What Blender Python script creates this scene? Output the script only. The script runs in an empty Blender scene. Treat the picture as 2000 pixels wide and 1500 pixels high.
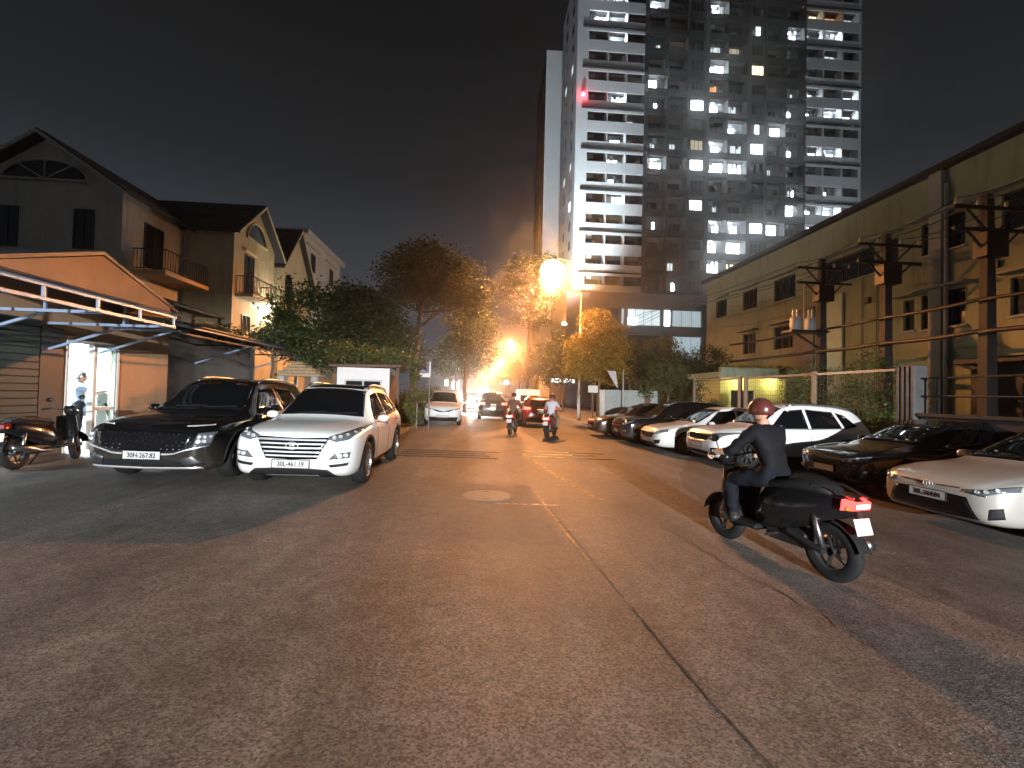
import bpy, bmesh, math, random
import numpy as np
from mathutils import Vector, Matrix
from mathutils.bvhtree import BVHTree

random.seed(7)
RNG = np.random.default_rng(11)
scene = bpy.context.scene
COL = scene.collection
rad = math.radians
ROAD = math.atan(0.075)            # the street runs a little to the left of the view

# ------------------------------------------------------------------ camera
cam_data = bpy.data.cameras.new('camera')
cam_data.sensor_fit = 'HORIZONTAL'
cam_data.sensor_width = 36.0
cam_data.lens = 36.0 * 900 / 2000
cam_data.clip_start = 0.05
cam_data.clip_end = 3000
cam = bpy.data.objects.new('camera', cam_data)
COL.objects.link(cam)
cam.location = (0, 0, 1.58)
cam.rotation_euler = (Matrix.Rotation(rad(90 + 1.273), 3, 'X') @ Matrix.Rotation(rad(1.4), 3, 'Z')).to_euler()
scene.camera = cam

# ------------------------------------------------------------------ night sky
world = bpy.data.worlds.new('World')
scene.world = world
world.use_nodes = True
wn, wl = world.node_tree.nodes, world.node_tree.links
wn.clear()
w_out = wn.new('ShaderNodeOutputWorld')
w_bg = wn.new('ShaderNodeBackground')
w_geo = wn.new('ShaderNodeTexCoord')
w_sep = wn.new('ShaderNodeSeparateXYZ')
w_ramp = wn.new('ShaderNodeValToRGB')
wl.new(w_geo.outputs['Generated'], w_sep.inputs[0])
wl.new(w_sep.outputs['Z'], w_ramp.inputs[0])
els = w_ramp.color_ramp.elements
els[0].position = 0.0; els[0].color = (0.095, 0.108, 0.135, 1)
els[1].position = 0.62; els[1].color = (0.0095, 0.0095, 0.0097, 1)
e = els.new(0.2); e.color = (0.052, 0.062, 0.076, 1)
e = els.new(0.4); e.color = (0.019, 0.0205, 0.0225, 1)
wl.new(w_ramp.outputs['Color'], w_bg.inputs['Color'])
w_bg.inputs['Strength'].default_value = 1.0
wl.new(w_bg.outputs[0], w_out.inputs['Surface'])

# faint, very soft city glow from behind the viewer (the night stand-in for a sun)
sun_data = bpy.data.lights.new('city_glow', 'SUN')
sun_data.energy = 0.035
sun_data.angle = rad(60)
sun_data.color = (0.82, 0.93, 1.0)
sun = bpy.data.objects.new('city_glow', sun_data)
COL.objects.link(sun)
sun.rotation_euler = (rad(48), 0, rad(-8))

scene.view_settings.view_transform = 'Standard'
scene.view_settings.look = 'None'
scene.view_settings.exposure = 0.0
scene.view_settings.gamma = 1.0
scene.view_settings.use_curve_mapping = False
scene.render.engine = 'CYCLES'
cy = scene.cycles
cy.use_denoising = True
cy.use_adaptive_sampling = True
cy.adaptive_threshold = 0.03
cy.max_bounces = 5
cy.diffuse_bounces = 3
cy.glossy_bounces = 3
cy.transmission_bounces = 4
cy.volume_bounces = 0
cy.sample_clamp_indirect = 4.0
cy.caustics_reflective = False
cy.caustics_refractive = False

# ------------------------------------------------------------------ helpers
def road_pt(s, t, z=0.0):
    """s metres to the side of the street line, t metres along it."""
    ca, sa = math.cos(ROAD), math.sin(ROAD)
    return Vector((s * ca - t * sa, s * sa + t * ca, z))

def ground_z(s, t):
    x = road_pt(s, t).x
    return -0.018 * max(-6.0, min(8.0, x))

def on_ground(s, t, dz=0.0):
    return road_pt(s, t, ground_z(s, t) + dz)

def pchip(tab):
    xs = np.array([p[0] for p in tab], float); ys = np.array([p[1] for p in tab], float)
    h = np.diff(xs); d = np.diff(ys) / h
    m = np.zeros(len(xs))
    for i in range(1, len(xs) - 1):
        if d[i - 1] * d[i] > 0:
            w1 = 2 * h[i] + h[i - 1]; w2 = h[i] + 2 * h[i - 1]
            m[i] = (w1 + w2) / (w1 / d[i - 1] + w2 / d[i])
    m[0] = d[0]; m[-1] = d[-1]
    def f(x):
        x = min(max(x, xs[0]), xs[-1])
        i = min(int(np.searchsorted(xs, x, side='right')) - 1, len(xs) - 2)
        i = max(i, 0)
        t = (x - xs[i]) / h[i]
        return float((2*t**3-3*t**2+1)*ys[i] + (t**3-2*t**2+t)*h[i]*m[i] + (-2*t**3+3*t**2)*ys[i+1] + (t**3-t**2)*h[i]*m[i+1])
    return f

def resample(pts, n):
    p = np.array(pts, float)
    if len(p) == 1:
        return np.repeat(p, n + 1, axis=0)
    seg = np.linalg.norm(np.diff(p, axis=0), axis=1)
    cum = np.concatenate([[0], np.cumsum(seg)])
    q = np.linspace(0, cum[-1], n + 1)
    return np.stack([np.interp(q, cum, p[:, k]) for k in range(p.shape[1])], axis=1)

class MB:
    """collects geometry for ONE mesh object"""
    def __init__(self):
        self.v = []; self.f = []
    def add(self, vs, fs):
        b = len(self.v)
        self.v += [tuple(map(float, p)) for p in vs]
        self.f += [tuple(i + b for i in q) for q in fs]
        return self
    def box(self, x0, x1, y0, y1, z0, z1):
        return self.add([(x0,y0,z0),(x1,y0,z0),(x1,y1,z0),(x0,y1,z0),(x0,y0,z1),(x1,y0,z1),(x1,y1,z1),(x0,y1,z1)],
                        [(0,3,2,1),(4,5,6,7),(0,1,5,4),(1,2,6,5),(2,3,7,6),(3,0,4,7)])
    def bbox(self, x0, x1, y0, y1, z0, z1, b):
        """box with chamfered vertical and horizontal edges"""
        b = min(b, (x1-x0)*.49, (y1-y0)*.49, (z1-z0)*.49)
        rings = []
        for z, k in ((z0, b), (z0+b, 0), (z1-b, 0), (z1, b)):
            rings.append([(x0+b+k*.0, y0+k, z),(x1-b, y0+k, z),(x1-k, y0+b, z),(x1-k, y1-b, z),(x1-b, y1-k, z),(x0+b, y1-k, z),(x0+k, y1-b, z),(x0+k, y0+b, z)])
        return self.loft(rings, closed=True, caps=True)
    def loft(self, rings, closed=False, caps=False):
        n = len(rings[0]); vs = [p for r in rings for p in r]; fs = []
        for i in range(len(rings) - 1):
            for j in range(n if closed else n - 1):
                k = (j + 1) % n
                fs.append((i*n+j, i*n+k, (i+1)*n+k, (i+1)*n+j))
        if caps:
            fs.append(tuple(reversed(range(n)))); fs.append(tuple((len(rings)-1)*n + j for j in range(n)))
        return self.add(vs, fs)
    def tube(self, pts, r, n=8, caps=True):
        P = [Vector(p) for p in pts]
        R = r if isinstance(r, (list, tuple)) else [r] * len(P)
        rings = []; prev = None
        for i, p in enumerate(P):
            d = (P[min(i+1, len(P)-1)] - P[max(i-1, 0)])
            d = d.normalized() if d.length > 1e-9 else Vector((0, 0, 1))
            if prev is None:
                up = Vector((0, 0, 1)) if abs(d.z) < .9 else Vector((1, 0, 0))
                a = d.cross(up).normalized()
            else:
                a = (prev - d * prev.dot(d)).normalized()
            prev = a; b = d.cross(a)
            rings.append([p + (a*math.cos(2*math.pi*k/n) + b*math.sin(2*math.pi*k/n)) * R[i] for k in range(n)])
        return self.loft(rings, closed=True, caps=caps)
    def bar(self, p, q, w, h=None):
        """rectangular bar from p to q"""
        h = h or w
        p = Vector(p); q = Vector(q); d = (q - p).normalized()
        up = Vector((0, 0, 1)) if abs(d.z) < .95 else Vector((0, 1, 0))
        a = d.cross(up).normalized() * w / 2; b = a.cross(d).normalized() * h / 2
        return self.loft([[c - a - b, c + a - b, c + a + b, c - a + b] for c in (p, q)], closed=True, caps=True)
    def lathe(self, prof, n=24, axis='Z', c=(0, 0, 0), close=False):
        rings = []
        for k in range(n):
            a = 2 * math.pi * k / n
            ring = []
            for r, h in prof:
                x, y = r * math.cos(a), r * math.sin(a)
                p = (x, y, h) if axis == 'Z' else ((h, x, y) if axis == 'X' else (y, h, x))
                ring.append((p[0]+c[0], p[1]+c[1], p[2]+c[2]))
            rings.append(ring)
        rings.append(rings[0]); m = len(prof)
        vs = [p for r in rings[:-1] for p in r]; fs = []
        for i in range(n):
            k = (i + 1) % n
            for j in range(m if close else m - 1):
                l = (j + 1) % m
                fs.append((i*m+j, k*m+j, k*m+l, i*m+l))
        return self.add(vs, fs)
    def prism(self, poly, h0, h1, axis='Z'):
        def P(a, b, h):
            return (a, b, h) if axis == 'Z' else ((h, a, b) if axis == 'X' else (a, h, b))
        n = len(poly)
        vs = [P(a, b, h0) for a, b in poly] + [P(a, b, h1) for a, b in poly]
        fs = [tuple(reversed(range(n))), tuple(range(n, 2*n))] + [(i, (i+1) % n, (i+1) % n + n, i + n) for i in range(n)]
        return self.add(vs, fs)
    def ball(self, c, rx, ry=None, rz=None, n=12, m=8):
        ry = ry or rx; rz = rz or rx; rings = []
        for i in range(m + 1):
            a = math.pi * i / m
            k = max(math.sin(a), .02)
            rings.append([(c[0]+rx*k*math.cos(2*math.pi*j/n), c[1]+ry*k*math.sin(2*math.pi*j/n), c[2]-rz*math.cos(a)) for j in range(n)])
        return self.loft(rings, closed=True, caps=True)
    def wall(self, us, zs, holes, y0, y1):
        """wall in the x-z plane between y0 (front) and y1, openings cut out: holes = (x0,x1,z0,z1)"""
        xs = sorted(set([us[0], us[1]] + [h[0] for h in holes] + [h[1] for h in holes]))
        zz = sorted(set([zs[0], zs[1]] + [h[2] for h in holes] + [h[3] for h in holes]))
        nx, nz = len(xs) - 1, len(zz) - 1
        solid = [[not any(h[0] - 1e-6 <= (xs[i]+xs[i+1])/2 <= h[1] + 1e-6 and h[2] - 1e-6 <= (zz[j]+zz[j+1])/2 <= h[3] + 1e-6 for h in holes) for j in range(nz)] for i in range(nx)]
        vs = [(x, y, z) for y in (y0, y1) for x in xs for z in zz]
        def V(k, i, j): return k*(nx+1)*(nz+1) + i*(nz+1) + j
        fs = []
        for i in range(nx):
            for j in range(nz):
                if not solid[i][j]: continue
                fs.append((V(0,i,j), V(0,i+1,j), V(0,i+1,j+1), V(0,i,j+1)))
                fs.append((V(1,i,j), V(1,i,j+1), V(1,i+1,j+1), V(1,i+1,j)))
                if i == 0 or not solid[i-1][j]: fs.append((V(0,i,j), V(0,i,j+1), V(1,i,j+1), V(1,i,j)))
                if i == nx-1 or not solid[i+1][j]: fs.append((V(0,i+1,j), V(1,i+1,j), V(1,i+1,j+1), V(0,i+1,j+1)))
                if j == 0 or not solid[i][j-1]: fs.append((V(0,i,j), V(1,i,j), V(1,i+1,j), V(0,i+1,j)))
                if j == nz-1 or not solid[i][j+1]: fs.append((V(0,i,j+1), V(0,i+1,j+1), V(1,i+1,j+1), V(1,i,j+1)))
        return self.add(vs, fs)
    def mesh(self, name, mat=None, smooth=False):
        me = bpy.data.meshes.new(name)
        me.from_pydata(self.v, [], self.f)
        if mat: me.materials.append(M[mat] if isinstance(mat, str) else mat)
        if smooth: me.polygons.foreach_set('use_smooth', [True] * len(me.polygons))
        me.update()
        return me
    def build(self, name, mat=None, parent=None, smooth=False, loc=(0, 0, 0), rot=(0, 0, 0), fix=False):
        me = self.mesh(name, mat, smooth)
        if fix: fix_normals(me)
        return link(name, me, parent, loc, rot)

def fix_normals(me):
    bm = bmesh.new(); bm.from_mesh(me)
    bmesh.ops.recalc_face_normals(bm, faces=bm.faces)
    bm.to_mesh(me); bm.free(); me.update()

def link(name, me, parent=None, loc=(0, 0, 0), rot=(0, 0, 0)):
    o = bpy.data.objects.new(name, me)
    COL.objects.link(o)
    o.location = loc; o.rotation_euler = rot
    if parent: o.parent = parent
    return o

def tag(o, label, cat, group=None):
    o['label'] = label; o['category'] = cat
    if group: o['group'] = group
    return o

def struct(o, label=None):
    o['kind'] = 'structure'
    if label: o['label'] = label
    return o

def thing(name, label, cat, loc, rz=0.0, group=None):
    o = bpy.data.objects.new(name, None)
    COL.objects.link(o)
    o.empty_display_size = .2
    o.location = loc; o.rotation_euler = (0, 0, rz)
    return tag(o, label, cat, group)

def copy_tree(o, parent=None):
    c = o.copy(); COL.objects.link(c); c.parent = parent
    for ch in list(o.children): copy_tree(ch, c)
    return c

# ------------------------------------------------------------------ materials
M = {}
def mat(name, color, rough=.6, metal=0.0, var=0.0, vscale=4.0, bump=0.0, bscale=60.0, coat=0.0, emit=None, estr=0.0, spec=.5, dirt=None, island=0.0, trans=0.0):
    m = bpy.data.materials.new(name); m.use_nodes = True
    nt = m.node_tree; N, L = nt.nodes, nt.links
    b = N['Principled BSDF']
    b.inputs['Base Color'].default_value = (*color, 1)
    b.inputs['Roughness'].default_value = rough
    b.inputs['Metallic'].default_value = metal
    b.inputs['Specular IOR Level'].default_value = spec
    if coat:
        b.inputs['Coat Weight'].default_value = coat; b.inputs['Coat Roughness'].default_value = .04
    if emit:
        b.inputs['Emission Color'].default_value = (*emit, 1); b.inputs['Emission Strength'].default_value = estr
    tc = None
    if name.startswith('paint_'):
        # road dust: duller low on the body and in soft blotches
        q = N.new('ShaderNodeTexCoord'); n = N.new('ShaderNodeTexNoise'); n.inputs['Scale'].default_value = 3.5; n.inputs['Detail'].default_value = 8; n.inputs['Roughness'].default_value = .7
        L.new(q.outputs['Object'], n.inputs['Vector'])
        r = N.new('ShaderNodeMapRange'); r.inputs[1].default_value = .35; r.inputs[2].default_value = .75; r.inputs[3].default_value = .03; r.inputs[4].default_value = .20
        L.new(n.outputs['Fac'], r.inputs[0]); L.new(r.outputs[0], b.inputs['Coat Roughness'])
        sz = N.new('ShaderNodeSeparateXYZ'); L.new(q.outputs['Object'], sz.inputs[0])
        lz = N.new('ShaderNodeMapRange'); lz.inputs[1].default_value = .75; lz.inputs[2].default_value = .2; lz.inputs[3].default_value = 0; lz.inputs[4].default_value = .55; L.new(sz.outputs['Z'], lz.inputs[0])
        mu = N.new('ShaderNodeMath'); mu.operation = 'MULTIPLY'; L.new(lz.outputs[0], mu.inputs[0]); L.new(n.outputs['Fac'], mu.inputs[1])
        dm = N.new('ShaderNodeMix'); dm.data_type = 'RGBA'; dm.inputs[6].default_value = (*color, 1); dm.inputs[7].default_value = (.16, .135, .105, 1)
        L.new(mu.outputs[0], dm.inputs[0]); L.new(dm.outputs[2], b.inputs['Base Color']); var = 0
    if var or bump or dirt:
        tc = N.new('ShaderNodeTexCoord')
    last = None
    if var or island:
        mx = N.new('ShaderNodeMix'); mx.data_type = 'RGBA'; mx.blend_type = 'MIX'
        lo = tuple(max(0, c * (1 - max(var, island))) for c in color); hi = tuple(min(1, c * (1 + max(var, island))) for c in color)
        mx.inputs[6].default_value = (*lo, 1); mx.inputs[7].default_value = (*hi, 1)
        if island:
            g = N.new('ShaderNodeNewGeometry'); L.new(g.outputs['Random Per Island'], mx.inputs[0])
        else:
            n = N.new('ShaderNodeTexNoise'); n.inputs['Scale'].default_value = vscale; n.inputs['Detail'].default_value = 7; n.inputs['Roughness'].default_value = .65
            L.new(tc.outputs['Object'], n.inputs['Vector']); 
            mr = N.new('ShaderNodeMapRange'); mr.inputs[1].default_value = .32; mr.inputs[2].default_value = .68
            L.new(n.outputs['Fac'], mr.inputs[0]); L.new(mr.outputs[0], mx.inputs[0])
        last = mx.outputs[2]
    if dirt:
        # vertical runs and blotches of grime
        mp = N.new('ShaderNodeMapping'); mp.inputs['Scale'].default_value = (1.3, 1.3, .16)
        n = N.new('ShaderNodeTexNoise'); n.inputs['Scale'].default_value = 2.2; n.inputs['Detail'].default_value = 8; n.inputs['Roughness'].default_value = .7
        L.new(tc.outputs['Object'], mp.inputs[0]); L.new(mp.outputs[0], n.inputs['Vector'])
        mr = N.new('ShaderNodeMapRange'); mr.inputs[1].default_value = .5; mr.inputs[2].default_value = .78; mr.inputs[4].default_value = .75
        L.new(n.outputs['Fac'], mr.inputs[0])
        m2 = N.new('ShaderNodeMix'); m2.data_type = 'RGBA'
        L.new(mr.outputs[0], m2.inputs[0])
        if last: L.new(last, m2.inputs[6])
        else: m2.inputs[6].default_value = (*color, 1)
        m2.inputs[7].default_value = (*dirt, 1)
        last = m2.outputs[2]
    if last: L.new(last, b.inputs['Base Color'])
    if bump:
        n = N.new('ShaderNodeTexNoise'); n.inputs['Scale'].default_value = bscale; n.inputs['Detail'].default_value = 4
        L.new(tc.outputs['Object'], n.inputs['Vector'])
        bp = N.new('ShaderNodeBump'); bp.inputs['Strength'].default_value = bump; bp.inputs['Distance'].default_value = .01
        L.new(n.outputs['Fac'], bp.inputs['Height']); L.new(bp.outputs[0], b.inputs['Normal'])
    if trans:
        t = N.new('ShaderNodeBsdfTranslucent'); ms = N.new('ShaderNodeMixShader'); ms.inputs[0].default_value = trans
        t.inputs['Color'].default_value = (*[min(1, c * 1.3) for c in color], 1)
        if last: L.new(last, t.inputs['Color'])
        out = N['Material Output']
        L.new(b.outputs[0], ms.inputs[1]); L.new(t.outputs[0], ms.inputs[2]); L.new(ms.outputs[0], out.inputs['Surface'])
    M[name] = m
    return m

def emat(name, color, strength):
    m = bpy.data.materials.new(name); m.use_nodes = True
    N, L = m.node_tree.nodes, m.node_tree.links
    N.remove(N['Principled BSDF'])
    e = N.new('ShaderNodeEmission'); e.inputs['Color'].default_value = (*color, 1); e.inputs['Strength'].default_value = strength
    L.new(e.outputs[0], N['Material Output'].inputs['Surface'])
    M[name] = m
    return m

mat('paint_white', (.72, .72, .71), .35, coat=.8, var=.04, vscale=3)
mat('paint_pearl', (.42, .40, .365), .33, metal=.15, coat=.8, var=.04, vscale=3)
mat('paint_black', (.004, .004, .0045), .14, coat=.6)
mat('paint_grey', (.03, .03, .034), .25, metal=.4, coat=.8)
mat('paint_maroon', (.045, .012, .008), .3, metal=.3, coat=1.0)
mat('paint_red', (.30, .012, .012), .3, coat=.9)
mat('paint_silver', (.45, .45, .46), .3, metal=.6, coat=.8)
mat('car_glass', (.004, .005, .006), .03, coat=.0, spec=.8)
mat('trim_black', (.011, .011, .012), .6, var=.2, vscale=20, spec=.25)
mat('gloss_black', (.006, .006, .007), .12)
mat('chrome', (.75, .76, .78), .12, metal=1.0)
mat('bright_bar', (.80, .82, .85), .38, metal=.75)
mat('satin_metal', (.38, .39, .40), .35, metal=1.0)
mat('alloy', (.40, .40, .41), .3, metal=.9)
mat('alloy_dark', (.09, .09, .095), .35, metal=.8)
mat('rubber', (.012, .012, .012), .8, spec=.2, var=.3, vscale=30, bump=.2, bscale=80)
mat('lamp_glass', (.10, .11, .12), .06, spec=.9, coat=.5)
mat('lamp_reflector', (.85, .88, .92), .25, metal=.6)
mat('plate_white', (.46, .46, .445), .5, var=.06, vscale=20)
mat('plate_ink', (.01, .01, .015), .5)
mat('tail_off', (.16, .008, .01), .15, coat=.6)
mat('indicator', (.45, .16, .02), .2)
emat('tail_lit', (1.0, .055, .035), 9.0)
emat('tail_hot', (1.0, .055, .035), 13.0)
emat('headlight_lit', (1.0, .93, .82), 1500.0)
emat('drl_lit', (.9, .95, 1.0), 20.0)
# ------------------------------------------------------------------ vehicles
def chaikin(p, it=2):
    for _ in range(it):
        q = [p[0]]
        for a, b in zip(p[:-1], p[1:]):
            q.append((a[0]*.75 + b[0]*.25, a[1]*.75 + b[1]*.25)); q.append((a[0]*.25 + b[0]*.75, a[1]*.25 + b[1]*.75))
        q.append(p[-1]); p = q
    return p

SUV = dict(L=4.48, H=1.655,
    zt=[(0,.66),(.02,.74),(.05,.815),(.10,.875),(.18,.915),(.4,.965),(.8,1.015),(1.12,1.045),(1.24,1.09),(1.98,1.575),(2.2,1.63),(2.65,1.655),(3.3,1.635),(3.85,1.56),(4.0,1.5),(4.22,1.22),(4.36,1.0),(4.45,.86),(4.48,.72)],
    zb=[(0,.44),(.02,.36),(.06,.28),(.15,.23),(.4,.2),(4.0,.21),(4.3,.27),(4.44,.36),(4.48,.5)],
    wm=[(0,.60),(.02,.69),(.06,.77),(.12,.825),(.25,.885),(.5,.915),(.9,.925),(3.6,.925),(4.1,.9),(4.32,.84),(4.44,.72),(4.48,.62)],
    belt=[(0,.60),(.05,.72),(.12,.79),(.3,.86),(.7,.925),(1.12,.955),(2.0,.985),(3.4,1.03),(4.1,1.03),(4.35,.9),(4.48,.66)],
    w5=[(0,.84),(.4,.82),(1.1,.80),(1.3,.78),(2.0,.645),(2.6,.63),(3.4,.625),(4.0,.64),(4.25,.76),(4.48,.85)],
    yf=.88, yr=3.55, rw=.345, ra=.405,
    glass=dict(shield=([(-.70,1.085),(-.35,1.105),(0,1.112),(.35,1.105),(.70,1.085)], [(-.565,1.535),(-.3,1.565),(0,1.572),(.3,1.565),(.565,1.535)]),
        side=[([(1.50,1.025),(2.50,1.05)], [(1.98,1.475),(2.47,1.525)]), ([(2.58,1.052),(3.42,1.09)], [(2.55,1.53),(3.28,1.485)]), ([(3.50,1.095),(3.86,1.16)], [(3.37,1.475),(3.60,1.415)])],
        rear=([(-.62,1.12),(0,1.10),(.62,1.12)], [(-.50,1.46),(0,1.49),(.50,1.46)])),
    mirror=(1.62, 1.06))
SEDAN = dict(L=4.6, H=1.44,
    zt=[(0,.58),(.02,.635),(.05,.68),(.12,.72),(.3,.775),(.7,.845),(1.1,.895),(1.26,.935),(2.1,1.35),(2.4,1.42),(2.8,1.44),(3.2,1.41),(3.5,1.33),(4.05,1.06),(4.3,1.02),(4.5,.98),(4.57,.86),(4.6,.72)],
    zb=[(0,.36),(.02,.28),(.06,.22),(.15,.18),(.4,.16),(4.2,.18),(4.45,.26),(4.57,.36),(4.6,.46)],
    wm=[(0,.55),(.02,.645),(.06,.725),(.12,.785),(.25,.845),(.5,.88),(.9,.89),(3.7,.89),(4.2,.865),(4.45,.79),(4.56,.68),(4.6,.58)],
    belt=[(0,.53),(.05,.60),(.12,.65),(.3,.71),(.7,.785),(1.12,.825),(2.0,.87),(3.4,.915),(4.2,.935),(4.48,.88),(4.6,.66)],
    w5=[(0,.84),(.4,.82),(1.1,.80),(1.3,.78),(2.1,.64),(2.7,.62),(3.4,.64),(4.05,.76),(4.6,.84)],
    yf=.92, yr=3.62, rw=.32, ra=.37,
    glass=dict(shield=([(-.66,.93),(-.3,.945),(0,.95),(.3,.945),(.66,.93)], [(-.545,1.325),(-.3,1.35),(0,1.36),(.3,1.35),(.545,1.325)]),
        side=[([(1.55,.895),(2.58,.915)], [(2.06,1.285),(2.55,1.335)]), ([(2.66,.918),(3.42,.945)], [(2.63,1.338),(3.16,1.29)]), ([(3.48,.95),(3.72,.985)], [(3.24,1.28),(3.36,1.24)])],
        rear=([(-.60,1.08),(0,1.09),(.60,1.08)], [(-.50,1.31),(0,1.34),(.50,1.31)])),
    mirror=(1.64, .93))

def table_scale(tab, ky, kv, dv=0):
    return [(y*ky, v*kv + dv) for y, v in tab]

def variant(base, L=None, W=1.0, H=None):
    """same kind of body with another length, width factor and height"""
    b = dict(base); ky = (L or b['L']) / b['L']; kz = (H or b['H']) / b['H']
    for k in ('zt', 'zb', 'belt'): b[k] = table_scale(base[k], ky, kz)
    b['wm'] = table_scale(base['wm'], ky, W); b['w5'] = table_scale(base['w5'], ky, 1)
    b['L'] = base['L']*ky; b['H'] = base['H']*kz; b['yf'] = base['yf']*ky; b['yr'] = base['yr']*ky
    g = base['glass']
    fx = lambda P: [(x*W, z*kz) for x, z in P]; sx = lambda P: [(y*ky, z*kz) for y, z in P]
    b['glass'] = dict(shield=tuple(map(fx, g['shield'])), rear=tuple(map(fx, g['rear'])), side=[tuple(map(sx, q)) for q in g['side']])
    b['mirror'] = (base['mirror'][0]*ky, base['mirror'][1]*kz); b['W'] = W
    return b

def body_mesh(c, paint, well):
    fz, fb, fw, fl, f5 = (pchip(c[k]) for k in ('zt', 'zb', 'wm', 'belt', 'w5'))
    L = c['L']
    ys = np.concatenate([[0, .008, .02, .035, .055, .08, .11, .15, .2, .27, .35], np.arange(.45, L - .45, .095), [L-.4, L-.32, L-.25, L-.19, L-.14, L-.1, L-.07, L-.045, L-.025, L-.01, L]])
    rings = []
    for y in ys:
        zt, zb, w, zl, w5 = fz(y), fb(y), fw(y), fl(y), f5(y)
        zl = min(zl, zt - .02)
        hz = zl - zb
        wt = w5 * w
        greenhouse = min(1, max(0, (zt - zl - .1) / .3))
        z5 = zt - (.028 + .022 * greenhouse)
        z5 = max(z5, zl + .008)
        half = [(0, zb), (w*.55, zb), (w*.88, zb + .012), (w*.965, zb + hz*.16), (w*.985, zb + hz*.34), (w, zb + hz*.62), (w*.992, zb + hz*.86), (w*.955, zl), (wt + (w*.955-wt)*.12*(1-greenhouse), z5 - .012*(1-greenhouse)), (wt*.9, zt - .016), (wt*.5, zt - .003), (0, zt)]
        half = chaikin(half, 2)
        ring = [(x, y, z) for x, z in half] + [(-x, y, z) for x, z in reversed(half[1:-1])]
        rings.append(ring)
    mb = MB().loft(rings, closed=True, caps=True)
    me = mb.mesh('body', paint, True)
    fix_normals(me)
    bm = bmesh.new(); bm.from_mesh(me); bvh = BVHTree.FromBMesh(bm); bm.free()
    # wheel wells
    cut = MB()
    for y in (c['yf'], c['yr']):
        for s in (-1, 1):
            x0, x1 = (.58, 1.2) if s > 0 else (-1.2, -.58)
            prof = [(.001, x0), (c['ra'], x0), (c['ra'], x1), (.001, x1)]
            cut.lathe(prof, 40, 'X', (0, y, c['rw'] + .015))
    cm = cut.mesh('cut', well); fix_normals(cm)
    me.materials.append(M[well])
    a = bpy.data.objects.new('tmp_a', me); b = bpy.data.objects.new('tmp_b', cm)
    COL.objects.link(a); COL.objects.link(b)
    md = a.modifiers.new('b', 'BOOLEAN'); md.object = b; md.operation = 'DIFFERENCE'; md.solver = 'EXACT'
    try: md.material_mode = 'TRANSFER'
    except Exception: pass
    dg = bpy.context.evaluated_depsgraph_get()
    out = bpy.data.meshes.new_from_object(a.evaluated_get(dg))
    bpy.data.objects.remove(a); bpy.data.objects.remove(b); bpy.data.meshes.remove(cm)
    at = out.attributes.get('sharp_edge')
    try: out.set_sharp_from_angle(angle=rad(38))
    except Exception: pass
    return out, bvh

def patch(bvh, view, A, B, off=.006, n=14, m=4, mirror=False, skirt=.02, mb=None):
    """a panel lying on the body: between outline A and outline B, seen in the given view"""
    mb = mb or MB()
    sides = (1, -1) if mirror else (1,)
    a = resample(A, n); b = resample(B, n)
    for s in sides:
        G = []
        for i in range(n + 1):
            row = []
            for j in range(m + 1):
                p, q = (a[i]*(1 - j/m) + b[i]*(j/m))
                if view == 'front': o, d = Vector((s*p, -3, q)), Vector((0, 1, 0))
                elif view == 'rear': o, d = Vector((s*p, 9, q)), Vector((0, -1, 0))
                elif view == 'side': o, d = Vector((s*3, p, q)), Vector((-s, 0, 0))
                else: o, d = Vector((s*p, q, 4)), Vector((0, 0, -1))
                h, nn, _, _ = bvh.ray_cast(o, d)
                if h is None:
                    h, nn, _, _ = bvh.find_nearest(o + d * (3 if view != 'rear' else 4.6))
                if nn.dot(d) > 0: nn = -nn
                row.append((h + nn*off, h - nn*skirt))
            G.append(row)
        vs = [G[i][j][0] for i in range(n+1) for j in range(m+1)]
        fs = [(i*(m+1)+j, (i+1)*(m+1)+j, (i+1)*(m+1)+j+1, i*(m+1)+j+1) for i in range(n) for j in range(m)]
        loop = [(i, 0) for i in range(n+1)] + [(n, j) for j in range(1, m+1)] + [(i, m) for i in range(n-1, -1, -1)] + [(0, j) for j in range(m-1, 0, -1)]
        base = len(vs)
        vs += [G[i][j][1] for i, j in loop]
        k = len(loop)
        for q in range(k):
            i0, j0 = loop[q]; i1, j1 = loop[(q+1) % k]
            fs.append((i0*(m+1)+j0, i1*(m+1)+j1, base + (q+1) % k, base + q))
        mb.add(vs, fs)
    return mb

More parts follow.
